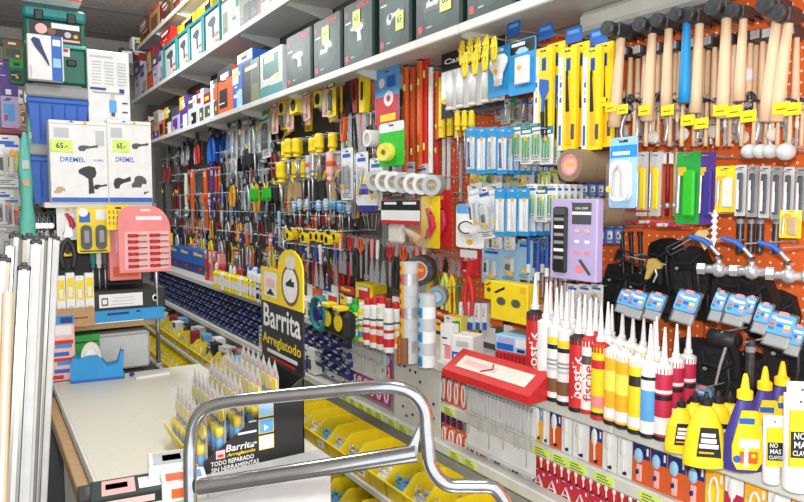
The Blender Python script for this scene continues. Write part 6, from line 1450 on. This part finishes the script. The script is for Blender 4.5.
card_row([441, 448, 456, 464, 473, 483], .59, .1, [OL], 'in the lower orange group', 'lower orange looped cards')
MG = (spoon_card, ('magenta', 'magenta', 'loop'), 'magenta card with a white loop')
card_row([352, 357, 363, 369, 376, 383, 391], .655, .12, [MG], 'left of the perforated plate', 'magenta looped cards')
card_row([383, 387.5, 392], .845, .17, [(spoon_card, ('magenta', 'magenta', 'round'), 'magenta card with round parts')], 'high left of the perforated plate', 'upper magenta cards')
card_row([300, 305, 310, 315, 321, 327, 334], .84, .12, [(spoon_card, ('white', 'blue', 'tee'), 'small white and blue card'), (spoon_card, ('orange', 'white', 'spoon'), 'small orange and white card')], 'right of the display header', 'small blue and orange cards')
card_row([300, 308, 317, 327, 338, 350], .66, .12, [(spoon_card, ('cream', 'white', 'spoon'), 'cream card'), (spoon_card, ('tan', 'orange', 'spoon'), 'tan card'), (spoon_card, ('lgrey', 'dblue', 'tee'), 'grey and navy card'), (spoon_card, ('white', 'pink', 'spoon'), 'white and pink card')], 'below the small blue cards', 'pale cards under the ledge')
# white wire racks with thin tools
def wire_rack(pxa, pxb, z0, z1, label, n, X=1.79):
    pa = pxz(pxa, X, z1); pb = pxz(pxb, X, z1); w = pa.y - pb.y; r = root('display_rack', 'rack'); r.location = (X, (pa.y + pb.y) / 2, z1); r.rotation_euler.z = -PI / 2; h = z1 - z0
    b = B(); b.prism(rrect(-w / 2, -h, w / 2, 0, .01), .012, .016, 'white'); b.box(0, .006, -.006, w, .02, .012, 'shelf_white', .003); b.box(0, .004, -h * .45, w, .02, .01, 'shelf_white', .003); b.box(0, .006, -h + .006, w, .02, .012, 'shelf_white', .003); b.build('rack_plate', r)
    for k in range(n):
        x = -w / 2 + (k + .5) * w / n; L = h * (.35 + .5 * ((k * 7) % 10) / 10) * (1 if k % 2 else .8); b = B(); b.cyl((x, -.004, -.02), (x, -.004, -.02 - L), -.0035 * -1, .0025, 'lgrey', 6); b.box(x, -.003, -.022, .009, .012, .016, 'grey', .002); b.build('thin_tool', r)
    return tag(r, label)
wire_rack(465, 534, .54, .835, 'white rack plate with a row of thin steel tools below the red case', 19)
wire_rack(340, 384, .66, .845, 'white rack plate with thin steel tools left of the magenta cards', 14)
# perforated plate
X = 1.77; pa = pxz(394, X, .8); pb = pxz(440, X, .8); w = pa.y - pb.y
r = root('perforated_plate', 'plate'); r.location = (X, (pa.y + pb.y) / 2, .86); r.rotation_euler.z = -PI / 2
b = B(); b.prism(rrect(-w / 2, -.36, w / 2, 0, .012), 0, .006, 'shelf_white'); b.box(0, .01, -.03, w - .01, .012, .02, 'shelf_white', .003); b.build('plate', r)
for k, (a, c) in enumerate([(-.36, .05), (-.24, .05), (-.12, .06), (.0, .06), (-.3, .18), (-.18, .18), (-.1, .17), (0, .2), (-.28, .26), (-.2, .3), (-.06, .28), (.38, .18), (.38, .25), (.1, .1), (.02, .14)]):
    b = B(); b.cyl((a * w, -.001, -c), (a * w, -.004, -c), .0075, .0075, 'soft_black', 10); b.build('socket_hole', r)
for k in range(2): b = B(); b.cyl(((.1 + k * .16) * w, -.001, -.012), ((.1 + k * .16) * w, -.004, -.012), .014, .014, 'amber', 10); b.build('price_dot', r)
tag(r, 'white perforated plate with dark round holes, left of the orange cards')
# yellow bins in two tiers
for tier, (xf, z0) in enumerate(((1.54, .267), (1.44, .047))):
    ys = [.75 + i * .152 for i in range(56)]
    for i, y_ in enumerate(ys):
        if y_ > 9.1: break
        fill = ('lgrey', 'white', 'steel', 'sky', 'cream')[(i * 3 + tier) % 5]
        put(bin_box, ('yellow', (i % 3 == 1), fill), (xf, y_, z0), -90, (1.04, 1.1, 1.15), f'yellow storage bin, {nth(i)} from the near end of the {("upper", "lower")[tier]} tier', f'yellow storage bins, {("upper", "lower")[tier]} tier')
for i in range(22):
    k = i % 5; put(goods_box, (('soft_black', 'lgrey', 'dred', 'sky', 'white')[k], 'white', 'dgrey', i % 4), (1.58 + (i % 3) * .05, 8.4 - i * .2, .36), -90 + (i * 47 % 40) - 20, (.9, .6, .42), f'{("black", "pale grey", "dark red", "sky blue", "white")[k]} small pack, {nth(i)} from the left in the upper far yellow bins', 'small packs in the far yellow bins')
# ================================================================ far left corner
hung_ = [(0, 84, 18, 128, ('lilac', 'purple', 'sky', 0), 'lilac and blue picture carton at the far left'), (9, 60, 24, 84, ('mgreen', 'green', 'dgreen', 0), 'plain green carton above the lilac one'), (-6, 60, 8, 84, ('purple', 'dblue', 'violet', 2), 'dark purple carton at the left edge'), (3, 40, 22, 60, ('olive', 'brown', 'dgrey', 0), 'olive brown carton high at the left'), (18, 90, 25, 126, ('tan', 'white', 'brown', 3), 'narrow tan carton left of the blue toolbox')]
for i, (x0, y0, x1, y1, a, l) in enumerate(hung_): facing(gb, a, (x0, y0, x1, y1), YR + .5, l)
sh = B(); a_ = YP(-20, 128, YR + .42); c_ = YP(30, 128, YR + .42); sh.box(0, .15, -.012, c_.x - a_.x, .34, .024, 'dred', .003); o = sh.build('wall_shelf', None, ((a_.x + c_.x) / 2, YR + .42, a_.z)); tag(o, 'dark red edged shelf at the far left', 'shelf')
sw_ = B(); sw_.box(0, .2, -.6, .9, .02, 1.2, 'shelf_white', .003)
for k in range(10): sw_.box(0, .186, -.06 - k * .1, .9, .008, .012, 'grey', .002)
o = sw_.build('slat_panel', None, (-.12, YR + .42, a_.z - .02)); tag(o, 'white slatted panel under the red shelf', 'panel')
for i, (x, yy, h, c) in enumerate([(5, 135, 52, 'cream'), (12, 140, 40, 'yellow'), (3, 190, 40, 'grey'), (12, 196, 36, 'red'), (20, 205, 30, 'lgrey')]):
    p = YP(x, yy, YR + .4); s = h * depth(p) / F / .2; put(blister_card, ('white' if i % 2 == 0 else 'lgrey', None, 'two', c, 1), p, 0, (s * .9, s, s), f'white pack with a {c if c != "lgrey" else "pale grey"} product at the left edge', 'packs on the slatted panel')
@D(.12, .5)
def plastic_bag(n_=0):
    b = B(); k = 12; R_ = random.Random(4); prof = [(.012, 0), (.02, -.04), (.034, -.09), (.045, -.16), (.04, -.24), (.036, -.32), (.048, -.42), (.04, -.5)]; vs = []
    for r_, z in prof: vs += [(r_ * math.cos(2 * PI * i / k) * R_.uniform(.8, 1.2), r_ * .5 * math.sin(2 * PI * i / k) * R_.uniform(.6, 1.4), z) for i in range(k)]
    b.add(vs, [(i * k + j, i * k + (j + 1) % k, (i + 1) * k + (j + 1) % k, (i + 1) * k + j) for i in range(len(prof) - 1) for j in range(k)], 'jade', True)
    b.rect(-.022, -.17, .02, -.13, -.032, 'lgrey'); b.rect(-.02, -.25, .02, -.215, -.03, 'tan')
    o = b.build('plastic_bag'); o['category'] = 'bag'; return o
facing(plastic_bag, (0,), (14, 132, 34, 240), YR + .1, 'jade green plastic bag hanging left of the toolboxes', base=False)
facing(plastic_bag, (0,), (25, 112, 34, 190), YR + .18, 'second jade plastic strip behind the green bag', base=False)
for i in range(6):
    p = YP(28 + i * 4.5, 212, YR + .12); put(pliers, (('grey', 'soft_black', 'lgrey')[i % 3], True), p, 0, 1.2, f'{("grey", "black", "pale grey")[i % 3]} pliers, {nth(i)} from the left under the blue toolboxes', 'pliers under the blue toolboxes')

for i in range(12):
    at(blister_card, (('yellow', 'lime', 'lyellow', 'white')[i % 4], None, ('lump', 'screws')[i % 2], ('amber', 'grey', 'teal')[i % 3], 0), 474 + i * 8, 170 + (i % 2) * 2, 2.02 + (i % 3) * .04, 17, f'tiny {("yellow", "lime", "pale yellow", "white")[i % 4]} packet, {nth(i)} from the left between the two pack rows', 'tiny packets between the pack rows', sw=1.3)
for i in range(10):
    at(blister_card, (('lgrey', 'white', 'green', 'tan', 'dgrey')[i % 5], None, ('lump', 'tool', 'screws')[i % 3], ('brown', 'steel', 'red')[i % 3], 0), 500 + i * 6, 97 + (i % 2) * 3, 2.1, 24, f'small {("pale grey", "white", "green", "tan", "dark grey")[i % 5]} packet, {nth(i)} from the left under the bulb cards', 'small packets under the bulb cards', sw=1.1)
for i in range(14):
    at(blister_card, (('white', 'lblue', 'dgrey', 'lgrey')[i % 4], None, ('tool', 'lump', 'bit')[i % 3], ('navy', 'steel', 'orange')[i % 3], 1), 470 + i * 7.6, 224 + (i % 3) * 3, 2.08 + (i % 2) * .04, 30, f'small {("white", "pale blue", "dark grey", "pale grey")[i % 4]} pack, {nth(i)} from the left behind the dial pack', 'small packs behind the dial pack', sw=.9)
